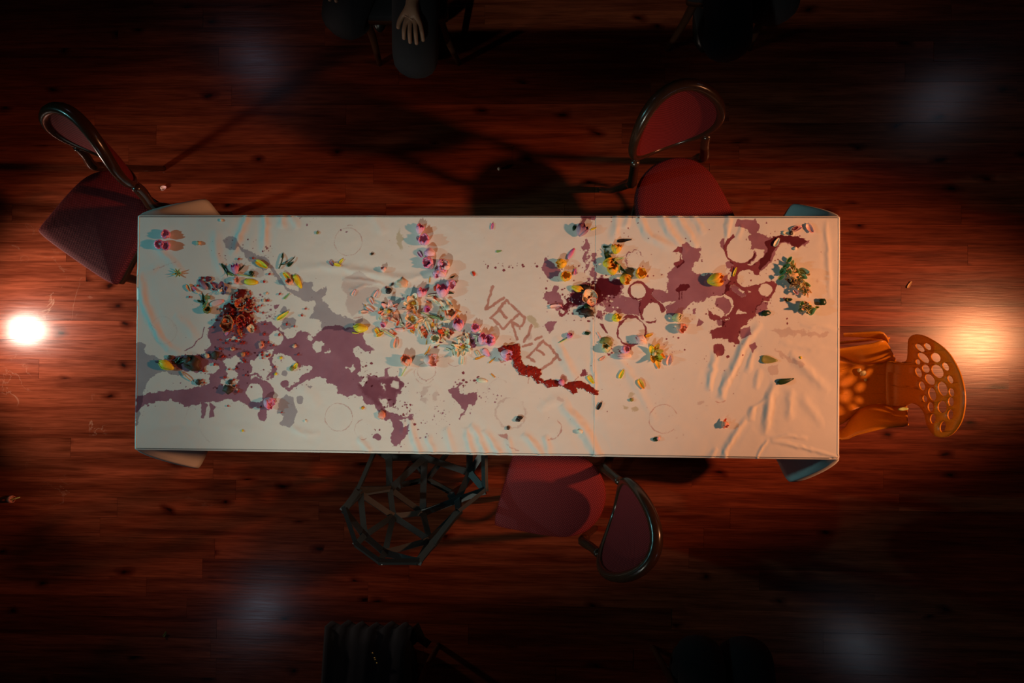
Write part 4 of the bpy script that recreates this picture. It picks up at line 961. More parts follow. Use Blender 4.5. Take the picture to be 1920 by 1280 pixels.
def solid(P, nu, nv, th, tt):
    """closed thin shell over a grid of points P[nu][nv]"""
    A = np.array(P).reshape(nu, nv, 3)
    du = np.gradient(A, axis=0); dv = np.gradient(A, axis=1); n = np.cross(du, dv); n /= np.linalg.norm(n, axis=2, keepdims=True)+1e-12
    V = np.concatenate([(A+n*th/2).reshape(-1, 3), (A-n*th/2).reshape(-1, 3)]); m = nu*nv; Fc = []
    for i in range(nu-1):
        for j in range(nv-1):
            a, b, c, d = i*nv+j, (i+1)*nv+j, (i+1)*nv+j+1, i*nv+j+1
            Fc.append((a, b, c, d)); Fc.append((m+d, m+c, m+b, m+a))
    edge = [(i, 0) for i in range(nu)]+[(nu-1, j) for j in range(1, nv)]+[(i, nv-1) for i in range(nu-2, -1, -1)]+[(0, j) for j in range(nv-2, 0, -1)]
    e = [i*nv+j for i, j in edge]
    for k in range(len(e)): a, b = e[k], e[(k+1) % len(e)]; Fc.append((b, a, m+a, m+b))
    return list(V), Fc, list(tt)+list(tt)
def petal_geo(L, W, cup, curl, point=0.0, twist=0.0, wav=0.0, seed=0, nu=8, nv=7):
    P = []; tt = []; R_ = random.Random(seed)
    ph = R_.uniform(0, 6)
    for i in range(nu):
        t = 0.03+0.97*i/(nu-1)
        w = (math.sin(math.pi*min(1, t**0.75*0.93+0.02))**0.62)*(1-point*t*0.8)
        for j in range(nv):
            s = -1+2*j/(nv-1)
            x = (t-0.5)*L; y = s*w*W/2*(1-0.25*abs(cup)*s*s)
            z = cup*W*0.42*(s*s)*w + curl*L*(t-0.42)**2 + wav*W*math.sin(7*t+3*s+ph)*0.12
            a = twist*(t-0.5); y, z = y*math.cos(a)-z*math.sin(a), y*math.sin(a)+z*math.cos(a)
            P.append((x, y, z)); tt.append(t)
    return solid(P, nu, nv, 0.0009, tt)
def cup_geo(D, H_, lobes=6, openness=0.8, seed=0, n=30, m=8):
    """tulip head: three outer and three inner petals standing in a cup, axis +z"""
    R_ = random.Random(seed); ph = R_.uniform(0, 6); out = []
    def r_at(u): return D/2*(math.sin(math.pi*(0.06+0.94*u)*0.62)**0.75)*(1.0 if u < 0.6 else 1-(1-openness)*((u-0.6)/0.4)**1.5)
    cnt = lobes if lobes in (3, 5) else 6
    for k in range(cnt):
        inner = (k % 2 == 1); a0 = ph+2*math.pi*k/cnt+R_.uniform(-0.12, 0.12); half = 0.80 if cnt == 6 else 0.95; nv = 7; P = []; tt = []
        hk = H_*R_.uniform(0.88, 1.06); lean = R_.uniform(-0.06, 0.10)
        for i in range(m):
            u = i/(m-1)
            wid = half*(1.0 if u < 0.55 else math.sqrt(max(0.0, 1-((u-0.55)/0.47)**2)))
            for j in range(nv):
                s_ = -1+2*j/(nv-1); a = a0+s_*wid
                r = r_at(u)*(0.90 if inner else 1.0)*(1+lean*u*u)*(1-0.10*s_*s_*u)+0.0006
                P.append((r*math.cos(a), r*math.sin(a), hk*u*(1-0.10*abs(s_)*u)+0.0004*k)); tt.append(u**1.8)
        out.append(solid(P, m, nv, 0.0009, tt))
    return combine(out)
def rot_geo(V, M): return [tuple(M @ Vector(v)) for v in V]
def combine(gs):
    V = []; Fc = []; T = []
    for v, f, t in gs:
        o = len(V); V += list(v); Fc += [tuple(i+o for i in q) for q in f]; T += list(t)
    return V, Fc, T
def lump_geo(r, seed, sx=1, sy=1, sz=0.7, rough=0.35, sub=2):
    bm = bmesh.new(); bmesh.ops.create_icosphere(bm, subdivisions=sub, radius=1.0)
    off = Vector((seed*1.7, seed*0.3, seed*2.1)); V = []; T = []
    for v in bm.verts:
        k = 1+rough*mnoise.noise(v.co*1.6+off)+rough*0.5*mnoise.noise(v.co*3.7+off); c = v.co*k
        V.append((c.x*r*sx, c.y*r*sy, c.z*r*sz)); T.append(0.5+0.5*v.co.z)
    Fc = [tuple(x.index for x in f.verts) for f in bm.faces]; bm.free()
    return V, Fc, T
PLACED = []
LABELS = []
def drop(name, geo, color, px, py, ang, where, kind, cat, group=None, lift=None, extra=None, size=None, smooth=True, tilt=None, table=True, zbase=None, desc=None):
    """bake the lie of a thing into its mesh, set it on the cloth (or on what already lies there)"""
    V, Fc, T = geo
    M = Matrix.Rotation(math.radians(ang), 4, 'Z')
    if tilt is not None: M = M @ Matrix.Rotation(math.radians(tilt), 4, 'Y')
    V = np.array(rot_geo(V, M)); 
    q = at(px, py, TOP if table else 0.0); x, y = q[0], q[1]
    rad = 0.5*max(np.ptp(V[:, 0]), np.ptp(V[:, 1])); hgt = np.ptp(V[:, 2])
    z0 = surf(x, y) if table else (zbase or 0.0)
    base = z0
    if table:
        for (ax, ay, ar, az, ah) in PLACED:
            d = math.hypot(ax-x, ay-y)
            if d < 0.62*(ar+rad): base = max(base, az+ah*0.55*(1-d/(0.62*(ar+rad)+1e-6))**0.5)
        base = min(base, z0+0.022)
        PLACED.append((x, y, rad, base, hgt))
    V *= np.array([1.14, 1.14, 0.78]); V[:, 2] -= V[:, 2].min()
    V[:, 2] += (0.0003 if table else 0.0005)
    o = mk(name, V, Fc, PM[color] if isinstance(color, str) else color, None, smooth, (x, y, base), None, T)
    LABELS.append([o, desc or (CNAME[color]+' '+kind), where, px, py])
    o['category'] = cat
    if group: o['group'] = group
    return o
def petal(color, sheet, x, y, size, ang, where, w=0.55, cup=0.55, curl=0.5, point=0.1, name='petal', kind='petal', cat='petal', group='loose petals on the cloth', twist=0.0, **kw):
    px, py = S(sheet, x, y); sd = len(PLACED)
    g = petal_geo(size*PXM, size*PXM*w, cup, curl, point, twist, 0.15, sd)
    return drop(name, g, color, px, py, ang, where, kind, cat, group, **kw)
def tulip(color, sheet, x, y, size, ang, where, tilt=38, openness=0.75, h=1.0, stem=None, **kw):
    """tulip head lying with its mouth turned up by 90-tilt degrees towards ang"""
    px, py = S(sheet, x, y); sd = len(PLACED)
    D = size*PXM*1.02
    g = cup_geo(D, D*h, 6, openness, sd)
    o = drop('tulip', g, color, px, py, ang, where, 'tulip head', 'flower', 'tulip heads on the cloth', tilt=tilt, **kw)
    if stem:
        ex, ey = at(*S(sheet, *stem), TOP)[:2]; lx, ly = ex-o.location.x, ey-o.location.y
        d = math.hypot(lx, ly); k = 0.32*D/max(d, 1e-6)
        pts = smooth_path([(lx*k, ly*k, D*0.28), (lx*0.5, ly*0.5, D*0.18), (lx, ly, 0.003)], 4)
        V, Fc = tube(pts, 0.0022, 6); mk('stem', V, Fc, PM['lime'], o, attr=[0.5]*len(V))
    return o
def bud(color, sheet, x, y, size, ang, where, w=0.6, **kw):
    px, py = S(sheet, x, y); L = size*PXM; sd = len(PLACED)
    g = cup_geo(L*w, L, 6, 0.28, sd)
    return drop('tulip_bud', g, color, px, py, ang, where, 'closed tulip bud', 'flower', 'tulip heads on the cloth', tilt=84, **kw)
def leaf(color, sheet, x, y, size, ang, where, w=0.35, curl=0.4, twist=0.3, **kw):
    return petal(color, sheet, x, y, size, ang, where, w=w, cup=0.45, curl=curl, point=0.75, name='leaf', kind='leaf', cat='leaf', group='leaves on the cloth', twist=twist, **kw)
def strip(color, sheet, x, y, size, ang, where, kind='stamen', w=0.22, **kw):
    return petal(color, sheet, x, y, size, ang, where, w=w, cup=0.7, curl=0.5, point=0.4, name=kind.replace(' ', '_'), kind=kind, cat='flower scrap', group='small flower scraps on the cloth', **kw)
def scrap(color, sheet, x, y, size, where, kind='scrap', flat=0.6, cat='flower scrap', rough=0.5, asp=1.0, ang=None, **kw):
    px, py = S(sheet, x, y); sd = len(PLACED)
    g = lump_geo(size*PXM/2, sd+0.37, asp, 1, flat, rough, 2)
    return drop(kind.replace(' ', '_'), g, color, px, py, rg.uniform(0, 360) if ang is None else ang, where, kind, cat, 'small flower scraps on the cloth', **kw)
def stalk(color, sheet, pts, w, where, kind='flower stalk', h=0.006, **kw):
    P = [at(*S(sheet, *q), TOP) for q in pts]; c = np.mean(P, 0); z0 = surf(c[0], c[1])
    Q = [(p_[0]-c[0], p_[1]-c[1], h*0.4+h*0.6*math.sin(math.pi*i/(len(P)-1)) ) for i, p_ in enumerate(P)]
    V, Fc = tube(smooth_path(Q, 4), [w*PXM/2, w*PXM/2*0.8], 6)
    o = mk('cut_stalk', V, Fc, PM[color], None, True, (c[0], c[1], z0+0.001), None, [i/len(V) for i in range(len(V))])
    px, py = to_px(c); LABELS.append([o, CNAME[color]+' '+kind, where, px, py]); o['category'] = 'stem'; o['group'] = 'stems on the cloth'
    return o
def bloom(color, sheet, x, y, size, where, n=6, a0=0, spread=360, w=0.5, desc=None, lens=None, cols=None, center='orangebit', tiltup=22, kind='open flower head'):
    """open flower: separate petals round a heart"""
    px, py = S(sheet, x, y); q = at(px, py, TOP); z0 = surf(q[0], q[1]); L = size*PXM*0.62
    for (ax, ay, ar, az, ah) in PLACED:
        if math.hypot(ax-q[0], ay-q[1]) < 0.5*(ar+L): z0 = max(z0, az+0.3*ah)
    z0 = min(z0, surf(q[0], q[1])+0.014)
    t = empty('open_flower', (q[0], q[1], z0)); t['category'] = 'flower'; t['group'] = 'open flowers on the cloth'
    for i in range(n):
        a = math.radians(a0+spread*i/(n if spread == 360 else max(1, n-1))+rg.uniform(-9, 9)); l = L*(lens[i % len(lens)] if lens else rg.uniform(0.85, 1.1))
        V, Fc, T = petal_geo(l, l*w*1.35, 0.55, 0.55, 0.2, rg.uniform(-0.5, 0.5), 0.3, i+int(px))
        M = Matrix.Rotation(a, 4, 'Z') @ Matrix.Translation((l*rg.uniform(0.38, 0.62), l*rg.uniform(-0.14, 0.14), 0)) @ Matrix.Rotation(math.radians(-rg.uniform(0.4, 1.4)*tiltup), 4, 'Y')
        V = np.array(rot_geo(V, M)); V[:, 2] -= V[:, 2].min()-0.0008-0.0018*(i % 2)
        mk('petal', V, Fc, PM[cols[i % len(cols)] if cols else color], t, True, attr=T)
    V, Fc, T = lump_geo(L*0.2, px, 1, 1, 0.8); V = [(a, b, c+L*0.22) for a, b, c in V]; mk('flower_heart', V, Fc, PM[center], t, attr=T)
    for i in range(5):
        a = rg.uniform(0, 6.28); V, Fc = tube([(0, 0, L*0.15), (L*0.24*math.cos(a), L*0.24*math.sin(a), L*0.34), (L*0.46*math.cos(a), L*0.46*math.sin(a), L*0.40)], 0.0007, 5); mk('stamen', V, Fc, PM[center], t, attr=[0.5]*len(V))
    PLACED.append((q[0], q[1], L, z0, 0.012))
    LABELS.append([t, (desc or CNAME[color])+' '+kind, where, px, py])
    return t

# ---- upper left corner
W_ = 'in the upper left corner trio'
tulip('pink','z1',415,300,16,60,W_,tilt=15); tulip('pink','z1',340,382,16,-20,W_,tilt=15); tulip('pink','z1',418,392,16,-60,W_,tilt=12)
W_ = 'near the upper left corner of the table'
scrap('straw','z1',752,372,7,W_,flat=0.9); scrap('cream','z1',990,130,5,W_)
bloom('lime','z1',530,688,17,W_,n=7,w=0.22,center='olive',kind='frayed sprig')
W_ = 'on the left, above the red pulp'
petal('yellow','z1',1418,595,24,-30,W_,w=0.52,cup=0.9); petal('yellow','z1',1305,782,23,-4,W_,w=0.58,cup=-0.7,curl=-0.5); petal('yellow','z1',1690,728,21,-46,W_,w=0.40,cup=1.0)
petal('yellow','z1',1798,775,26,-62,W_,w=0.44,cup=-0.5,curl=-0.4); petal('yellow','z1',1640,1140,25,34,W_,w=0.34,cup=0.9)
petal('purple','z1',798,808,22,135,W_,w=0.55,cup=-0.6,curl=-0.5)
bloom('purple','z1',985,872,30,W_,n=4,a0=-30,spread=170,w=0.6,center='cream')
tulip('magenta','z1',1150,700,13,95,W_,tilt=70,h=1.3,stem=(1340,728)); leaf('darkgreen','z1',1035,655,26,-58,W_,w=0.22,curl=0.9); leaf('darkgreen','z1',1195,640,20,40,W_,w=0.25,curl=0.9); leaf('green','z1',1090,700,16,-20,W_,w=0.4)
tulip('palepink','z1',1110,785,12,20,W_,tilt=60); petal('peach','z1',650,842,14,-60,W_,w=0.7,cup=0.9); petal('magenta','z1',706,857,11,-40,W_,w=0.7,cup=-0.7)
stalk('cream','z1',[(720,868),(738,884),(756,906)],2,W_)
petal('wine','z1',855,750,12,10,W_,w=0.9,cup=0.6); scrap('wine','z1',785,740,5,W_)
stalk('darkgreen','z1',[(1600,640),(1625,590),(1640,540),(1636,485)],2.4,W_,'twig'); leaf('darkgreen','z1',1718,592,13,35,W_,w=0.6); stalk('darkgreen','z1',[(1620,600),(1680,590),(1730,560),(1765,520)],2,W_,'twig'); leaf('darkgreen','z1',1636,500,9,80,W_,w=0.5)
leaf('green','z1',1680,932,15,44,W_,w=0.3); scrap('darkgreen','z1',1310,695,9,W_,'calyx',0.8); tulip('coral','z1',1725,812,12,110,W_,tilt=40)
leaf('darkgreen','z1',805,965,22,100,W_,w=0.4,curl=0.8); leaf('green','z1',830,1010,18,60,W_,w=0.35,curl=0.8); leaf('darkgreen','z1',780,990,14,-20,W_,w=0.35)
petal('olive','z1',848,945,11,-10,W_,w=0.8); tulip('olive','z1',842,1100,13,60,W_,tilt=30); petal('palepink','z1',940,1000,25,18,W_,w=0.45,cup=-0.2,curl=-0.1)
scrap('peach','z1',1445,977,5,W_); scrap('peach','z1',1466,902,4,W_)
# ---- lower left
W_ = 'at the lower left among the wine stains'
bud('yellow','z5',405,418,27,155,W_,w=0.62); stalk('straw','z5',[(460,440),(510,485),(550,522)],2,W_)
leaf('darkgreen','z5',455,352,22,15,W_,w=0.5,curl=0.6); leaf('darkgreen','z5',430,335,14,50,W_,w=0.5)
scrap('brown','z5',575,372,25,W_,'withered flower',0.5,'flower',0.8); scrap('brown','z5',520,352,14,W_,'withered flower',0.6,'flower',0.8); scrap('brown','z5',365,318,8,W_); scrap('peach','z5',685,306,9,W_); scrap('brown','z5',755,302,13,W_,'withered flower',0.6,'flower',0.8)
scrap('brown','z5',610,532,10,W_); scrap('brown','z5',870,590,15,W_,'withered flower',0.7,'flower',0.8); scrap('brown','z5',880,530,8,W_)
scrap('peach','z5',897,247,7,W_); scrap('coral','z5',1145,212,9,W_,asp=1.5); scrap('rind','z5',992,292,9,W_); scrap('peach','z5',1432,222,7,W_); scrap('yellow','z5',1312,322,5,W_); scrap('yellow','z5',1268,461,5,W_); petal('yellow','z5',1440,392,11,60,W_,w=0.8,cup=0.8); scrap('olive','z5',1410,415,8,W_)
tulip('pink','z5',1178,680,19,-30,W_,tilt=62,openness=0.9)
scrap('yellow','z5',986,946,4,W_)
# ---- torn fruit at the left
W_ = 'in the torn fruit pile on the left'
scrap('pulp','t2',640,620,22,W_,'fruit pulp',0.35,'fruit',0.7,asp=1.3,ang=-30); scrap('pulp','t2',600,320,16,W_,'fruit pulp',0.5,'fruit',0.8); scrap('pulp','t2',690,430,14,W_,'fruit pulp',0.5,'fruit',0.8); scrap('pulp','t2',470,500,18,W_,'fruit pulp',0.4,'fruit',0.8); scrap('pulp','t2',420,600,13,W_,'fruit pulp',0.4,'fruit',0.8)
def rind(sheet, x, y, size, where, tilt=30, ang=0, openness=1.15, h=0.55, color='rind'):
    px, py = S(sheet, x, y); g = cup_geo(size*PXM, size*PXM*h, 5, openness, len(PLACED)); V, Fc, T = g
    V = [(a*(1+0.25*mnoise.noise(Vector((a*60, b*60, c*60+x)))), b*(1+0.25*mnoise.noise(Vector((b*60, a*60, c*60+y)))), c*(1+0.3*mnoise.noise(Vector((a*90, b*90, x))))) for a, b, c in V]
    return drop('fruit_rind', (V, Fc, T), color, px, py, ang, where, 'torn rind shell', 'fruit', 'torn fruit rinds', tilt=tilt)
rind('t2',588,455,17,W_,20,60); rind('t2',480,700,26,W_,28,160); rind('t2',590,600,14,W_,40,-60); rind('t2',712,745,12,W_,15,0,color='peach'); rind('t2',690,490,9,W_,30,20)
petal('rind','t2',580,790,16,-65,W_,w=0.5,cup=0.6); petal('rind','t2',545,650,17,-70,W_,w=0.4,cup=0.7); petal('rind','t2',400,740,12,-25,W_,w=0.5); petal('magenta','t2',420,800,8,40,W_,w=0.7)
rind('t2',620,510,12,W_,50,140); rind('t2',440,680,11,W_,40,80)
# ---- right splash pile
W_ = 'in the withered clump near the seam'
rind('t6',555,520,23,W_,10,30,color='peach'); rind('t6',570,545,14,W_,30,-60,color='coral'); scrap('black','t6',520,660,16,W_,'withered leaf clump',0.45,'leaf',0.8,asp=1.5,ang=0); scrap('brown','t6',565,680,12,W_,'withered leaf clump',0.45,'leaf',0.8); scrap('black','t6',500,435,15,W_,'withered leaf clump',0.4,'leaf',0.8,asp=1.4,ang=10); scrap('darkgreen','t6',535,610,10,W_,'withered leaf clump',0.5,'leaf',0.8)
# ---- line of pink tulips above the heap
W_ = 'in the line above the central flower heap'
tulip('pink','z2',1268,272,14,70,W_,tilt=55,h=1.2); petal('purple','z2',1262,325,8,-70,W_,w=0.7); tulip('pink','z2',1340,376,19,100,W_,tilt=25); petal('pink','z2',1282,490,12,-55,W_,w=0.6,cup=0.9)
bud('lilac','z2',1450,485,18,170,W_,w=0.95); tulip('pink','z2',1400,567,18,200,W_,tilt=25); tulip('pink','z2',1466,605,14,20,W_,tilt=60); tulip('purple','z2',1415,640,13,120,W_,tilt=50); tulip('lilac','z2',1432,675,14,-40,W_,tilt=55)
tulip('palepink','z2',1585,636,17,140,W_,tilt=35); tulip('pink','z2',1500,692,15,60,W_,tilt=50); bud('lilac','z2',1563,718,18,150,W_,w=0.95); tulip('lilac','z2',1578,785,16,-30,W_,tilt=40)
leaf('darkgreen','z2',1640,775,11,-10,W_,w=0.6); leaf('darkgreen','z2',1632,725,8,30,W_,w=0.4); strip('orangebit','z2',1386,757,11,84,W_,'petal strip'); scrap('red','z2',1456,840,7,W_,asp=1.8,ang=50); strip('orangebit','z2',1528,830,7,60,W_,'petal strip'); petal('pink','z2',1578,848,8,-30,W_,w=0.5)
W_ = 'below the upper left glass ring'
petal('purple','z2',350,585,11,-50,W_,w=0.6); petal('yellow','z2',412,602,12,-15,W_,w=0.5); petal('yellow','z2',452,560,10,50,W_,w=0.5)
W_ = 'between the glass ring and the pink tulip line'
tulip('palepink','z2',905,680,9,100,W_,tilt=60); scrap('peach','z2',1095,795,15,W_,'crumpled petal',0.35,'petal',0.7,asp=1.3,ang=0); scrap('black','z2',990,806,4,W_,asp=1.8,ang=40); scrap('brown','z2',780,485,4,W_,asp=1.4,ang=0); scrap('olive','z2',200,262,5,W_)
# ---- small pink lilies, left part of the heap
W_ = 'in the left part of the central heap'
for (x, y, s, a) in ((35,172,12,62),(418,195,14,60),(335,310,13,-60),(312,447,16,-32),(215,502,13,4)): petal('palepink' if a != 4 else 'coral','t3',x,y,s,a,W_,w=0.55,cup=0.9)
strip('orangebit','t3',235,396,7,-50,W_); scrap('black','t3',632,140,11,W_,'seed pod',0.6,'seed pod',0.2); scrap('black','t3',540,365,8,W_,'seed pod',0.5,'seed pod',0.3); scrap('wine','t3',585,82,4,W_)
bloom('palepink','t3',640,490,34,W_,n=8,w=0.42,cols=['palepink','coral','palepink'])
petal('coral','t3',772,572,17,-68,W_,w=0.6); petal('peach','t3',690,625,21,-28,W_,w=0.4,cup=0.9); petal('coral','t3',600,575,20,20,W_,w=0.5); tulip('pink','t3',545,672,10,-90,W_,tilt=40); petal('cream','t3',497,582,13,60,W_,w=0.5,cup=0.9)
bloom('peach','t3',1062,350,32,W_,n=6,w=0.6,cols=['peach','cream'],tiltup=40); petal('peach','t3',1085,478,16,-80,W_,w=0.6)
tulip('pink','t3',1155,248,16,60,W_,tilt=70); tulip('magenta','t3',1248,415,12,-35,W_,tilt=45); petal('purple','t3',870,278,6,30,W_,w=0.7)
bloom('cream','t3',1045,620,30,W_,n=6,w=0.65,cols=['cream','palepink','peach'],tiltup=45); petal('palepink','t3',965,542,11,60,W_,w=0.7); petal('palepink','t3',985,712,16,-20,W_,w=0.7); strip('orangebit','t3',1090,722,9,30,W_); strip('yellow','t3',1115,740,8,60,W_); petal('red','t3',992,772,11,-4,W_,w=0.4); petal('palepink','t3',815,802,16,175,W_,w=0.55,cup=-0.7); petal('red','t3',880,762,11,78,W_,w=0.45)
bud('yellow','t3',290,785,24,178,W_,w=0.68); petal('orange','t3',440,840,14,-60,W_,w=0.6,cup=0.8); petal('orange','t3',485,885,14,25,W_,w=0.5,cup=0.7); strip('yellow','t3',60,862,12,-6,W_,'petal strip'); stalk('lime','t3',[(500,810),(600,850),(735,935)],2.4,W_); petal('coral','t3',680,838,9,-40,W_,w=0.7); petal('red','t3',735,870,7,-30,W_,w=0.6)
petal('coral','t3',755,1040,17,82,W_,w=0.62,cup=0.9)
tulip('coral','z6',972,402,19,100,W_,tilt=40,h=1.1,stem=(915,495)); tulip('palepink','z6',1120,352,21,0,W_,tilt=55,openness=0.95)
# ---- right part of the heap
W_ = 'in the right part of the central heap'
scrap('red','t4',345,66,7,W_,asp=1.8,ang=50); tulip('pink','t4',418,198,21,80,W_,tilt=60,openness=0.95); petal('cream','t4',280,170,15,10,W_,w=0.35,cup=0.9); petal('cream','t4',352,262,20,-24,W_,w=0.35); tulip('white','t4',470,322,17,-40,W_,tilt=50); petal('cream','t4',528,283,18,-52,W_,w=0.55,cup=0.9); petal('red','t4',325,200,9,-60,W_,w=0.5)
for (x, y, s, a, c) in ((430,376,8,-20,'orangebit'),(405,320,6,0,'red'),(642,376,9,-30,'orangebit'),(590,400,11,20,'straw'),(645,470,13,-62,'orangebit'),(655,545,8,-60,'red'),(345,530,9,80,'straw'),(400,560,9,30,'straw'),(500,395,8,40,'straw')): strip(c,'t4',x,y,s,a,W_)
tulip('coral','t4',515,492,20,75,W_,tilt=45,openness=0.95); petal('purple','t4',602,520,18,-78,W_,w=0.6,cup=-0.7,curl=-0.4); tulip('pink','t4',655,642,19,100,W_,tilt=60)
petal('cream','t4',235,582,22,-66,W_,w=0.4,cup=0.9); petal('cream','t4',342,642,13,-20,W_,w=0.4); bloom('red','t4',475,660,26,W_,n=6,w=0.5,cols=['red','peach','coral'],center='lime',tiltup=40)
for (x, y, s, a) in ((310,656,11,-28),(225,500,9,-35),(192,702,11,-62),(214,670,9,-70),(595,905,9,-20)): petal('red','t4',x,y,s,a,W_,w=0.42)
for (x, y, s, a) in ((212,792,9,82),(370,838,6,30),(240,890,13,68),(210,930,10,50),(920,998,18,20),(1082,1038,13,40),(1098,1238,10,-42)): strip('orangebit','t4',x,y,s,a,W_)
petal('wine','t4',405,790,7,0,W_,w=0.6); petal('wine','t4',335,856,6,0,W_,w=0.6)
tulip('white','t4',325,782,17,70,W_,tilt=20); petal('white','t4',408,758,15,-28,W_,w=0.5)
stalk('green','t4',[(130,392),(230,430),(330,470),(430,490)],2.2,W_); stalk('green','t4',[(250,430),(340,455),(430,478)],1.8,W_); leaf('green','t4',430,480,9,60,W_,w=0.3); leaf('darkgreen','t4',510,130,17,-10,W_,w=0.5)
tulip('pink','t4',865,636,15,90,W_,tilt=25); scrap('white','t4',915,652,5,W_); petal('purple','t4',815,770,17,-60,W_,w=0.7); petal('purple','t4',885,738,19,-30,W_,w=0.7,cup=0.7); petal('yellow','t4',842,735,7,-50,W_,w=0.6); petal('purple','t4',820,840,12,-10,W_,w=0.7)
tulip('pink','t4',935,822,19,60,W_,tilt=62,openness=0.9); petal('lilac','t4',1005,930,16,-45,W_,w=0.75,cup=-0.8,curl=-0.4); tulip('pink','t4',1102,788,20,150,W_,tilt=25)
bloom('white','t4',700,850,34,W_,n=7,w=0.34,cols=['white','cream'],tiltup=30)
for (x, y, s, a, c) in ((662,736,15,22,'white'),(760,716,14,-60,'cream'),(748,790,16,-58,'palepink'),(590,842,15,-24,'white'),(735,912,17,60,'cream'),(682,922,15,-70,'white'),(690,1032,15,84,'cream'),(572,930,14,-78,'cream'),(505,892,10,-20,'white'),(895,940,12,-55,'white')): petal(c,'t4',x,y,s,a,W_,w=0.42,cup=0.9)
# ---- at the red smear
W_ = 'at the red sauce smear'
tulip('lilac','t1',262,752,19,-20,W_,tilt=62,openness=0.95); petal('wine','t1',300,735,15,-45,W_,w=0.6)
W_ = 'below the central heap'
petal('white','z7',115,536,17,-8,W_,w=0.5,cup=-0.5,curl=-0.3); scrap('coral','z6',742,842,13,W_,'folded petal',0.5,'petal',0.6); scrap('orangebit','z6',570,780,5,W_); scrap('cream','z6',62,893,4,W_)
# ---- right of the lettering
W_ = 'between the lettering and the seam'
tulip('magenta','z7',878,160,9,60,W_,tilt=60,stem=(800,200)); petal('yellow','z7',1078,528,16,-52,W_,w=0.5,cup=0.8); scrap('darkgreen','z7',1048,117,6,W_,asp=1.6,ang=5); petal('black','z7',1155,762,14,60,W_,w=0.5,cup=0.8); scrap('black','z7',445,866,7,W_,asp=1.5,ang=0); scrap('black','z7',432,885,6,W_,asp=1.5,ang=0); scrap('brown','z7',345,957,6,W_); scrap('cream','z7',985,985,7,W_,asp=1.5,ang=0)
bud('magenta','z7',836,580,11,120,W_,w=0.9); strip('white','z7',880,602,10,-40,W_,'petal strip')
# ---- upper middle right
W_ = 'left of the seam in the upper half'
petal('magenta','z3',243,195,11,84,W_,w=0.5,cup=0.6); leaf('green','z3',312,457,9,10,W_,w=0.6); tulip('purple','z3',1150,300,19,60,W_,tilt=75,openness=0.95,h=1.1); petal('magenta','z3',1072,485,21,58,W_,w=0.4,cup=-0.6,curl=-0.3); tulip('orange','z3',1028,582,17,190,W_,tilt=70); petal('magenta','z3',1117,676,11,84,W_,w=0.5); tulip('orange','z3',1012,760,18,80,W_,tilt=30); bud('orange','z3',1080,830,19,-20,W_,w=0.6); petal('yellow','z3',1310,222,10,20,W_,w=0.3); scrap('darkgreen','z3',1105,215,6,W_,asp=1.5,ang=80); petal('palepink','z3',908,1040,21,8,W_,w=0.42,cup=0.95); strip('pink','z3',960,1030,10,-35,W_,'petal strip'); scrap('red','z3',46,696,5,W_,asp=1.7,ang=-60)
# ---- bouquet
W_ = 'in the small bouquet beside the seam'
for (x, y, s, a, c) in ((1440,490,18,110,'darkgreen'),(1480,520,20,-40,'darkgreen'),(1520,570,22,-50,'darkgreen'),(1560,600,22,-35,'darkgreen'),(1600,640,20,-40,'darkgreen'),(1500,610,18,20,'darkgreen'),(1460,540,16,60,'darkgreen'),(1575,640,16,-80,'green'),(1580,537,16,14,'lime'),(1530,560,10,50,'lime'),(1445,412,11,0,'darkgreen'),(1565,620,11,40,'lime')): leaf(c,'z3',x,y,s,a,W_,w=0.42,curl=0.9)
tulip('orange','z3',1540,490,17,80,W_,tilt=70,openness=0.85); tulip('orange','z3',1410,597,18,10,W_,tilt=60,openness=0.8); tulip('orange','z3',1518,705,18,100,W_,tilt=50,openness=0.9); tulip('orange','z3',1592,740,18,-20,W_,tilt=50,openness=0.8); stalk('darkgreen','z3',[(1620,640),(1660,690),(1680,710)],2.2,W_)
W_ = 'on the right cloth near the glass rings'
tulip('orange','z3',1795,726,18,70,W_,tilt=25,openness=0.9); leaf('black','z3',1638,342,24,8,W_,w=0.34,curl=0.3); tulip('yellow','z3',1512,1182,14,30,W_,tilt=60); tulip('orange','z4',632,702,23,15,W_,tilt=72,h=1.1); petal('yellow','z4',895,606,16,70,W_,w=0.3,cup=0.8); tulip('palelime','z4',297,1045,15,10,W_,tilt=66); tulip('coral','z4',352,1118,17,-30,W_,tilt=40); petal('cream','z4',1290,326,16,60,W_,w=0.55,cup=0.8)
scrap('darkgreen','z4',1188,996,9,W_,asp=1.8,ang=15)
W_ = 'in the upper right corner'
petal('palepink','z4',1600,192,18,-58,W_,w=0.7,cup=0.8,curl=0.9); petal('palepink','z4',1475,198,19,20,W_,w=0.6,cup=0.8); petal('cream','z4',1400,240,19,-6,W_,w=0.45,cup=0.8); scrap('black','z4',1425,240,7,W_); petal('wine','z4',1465,195,10,30,W_,w=0.6)
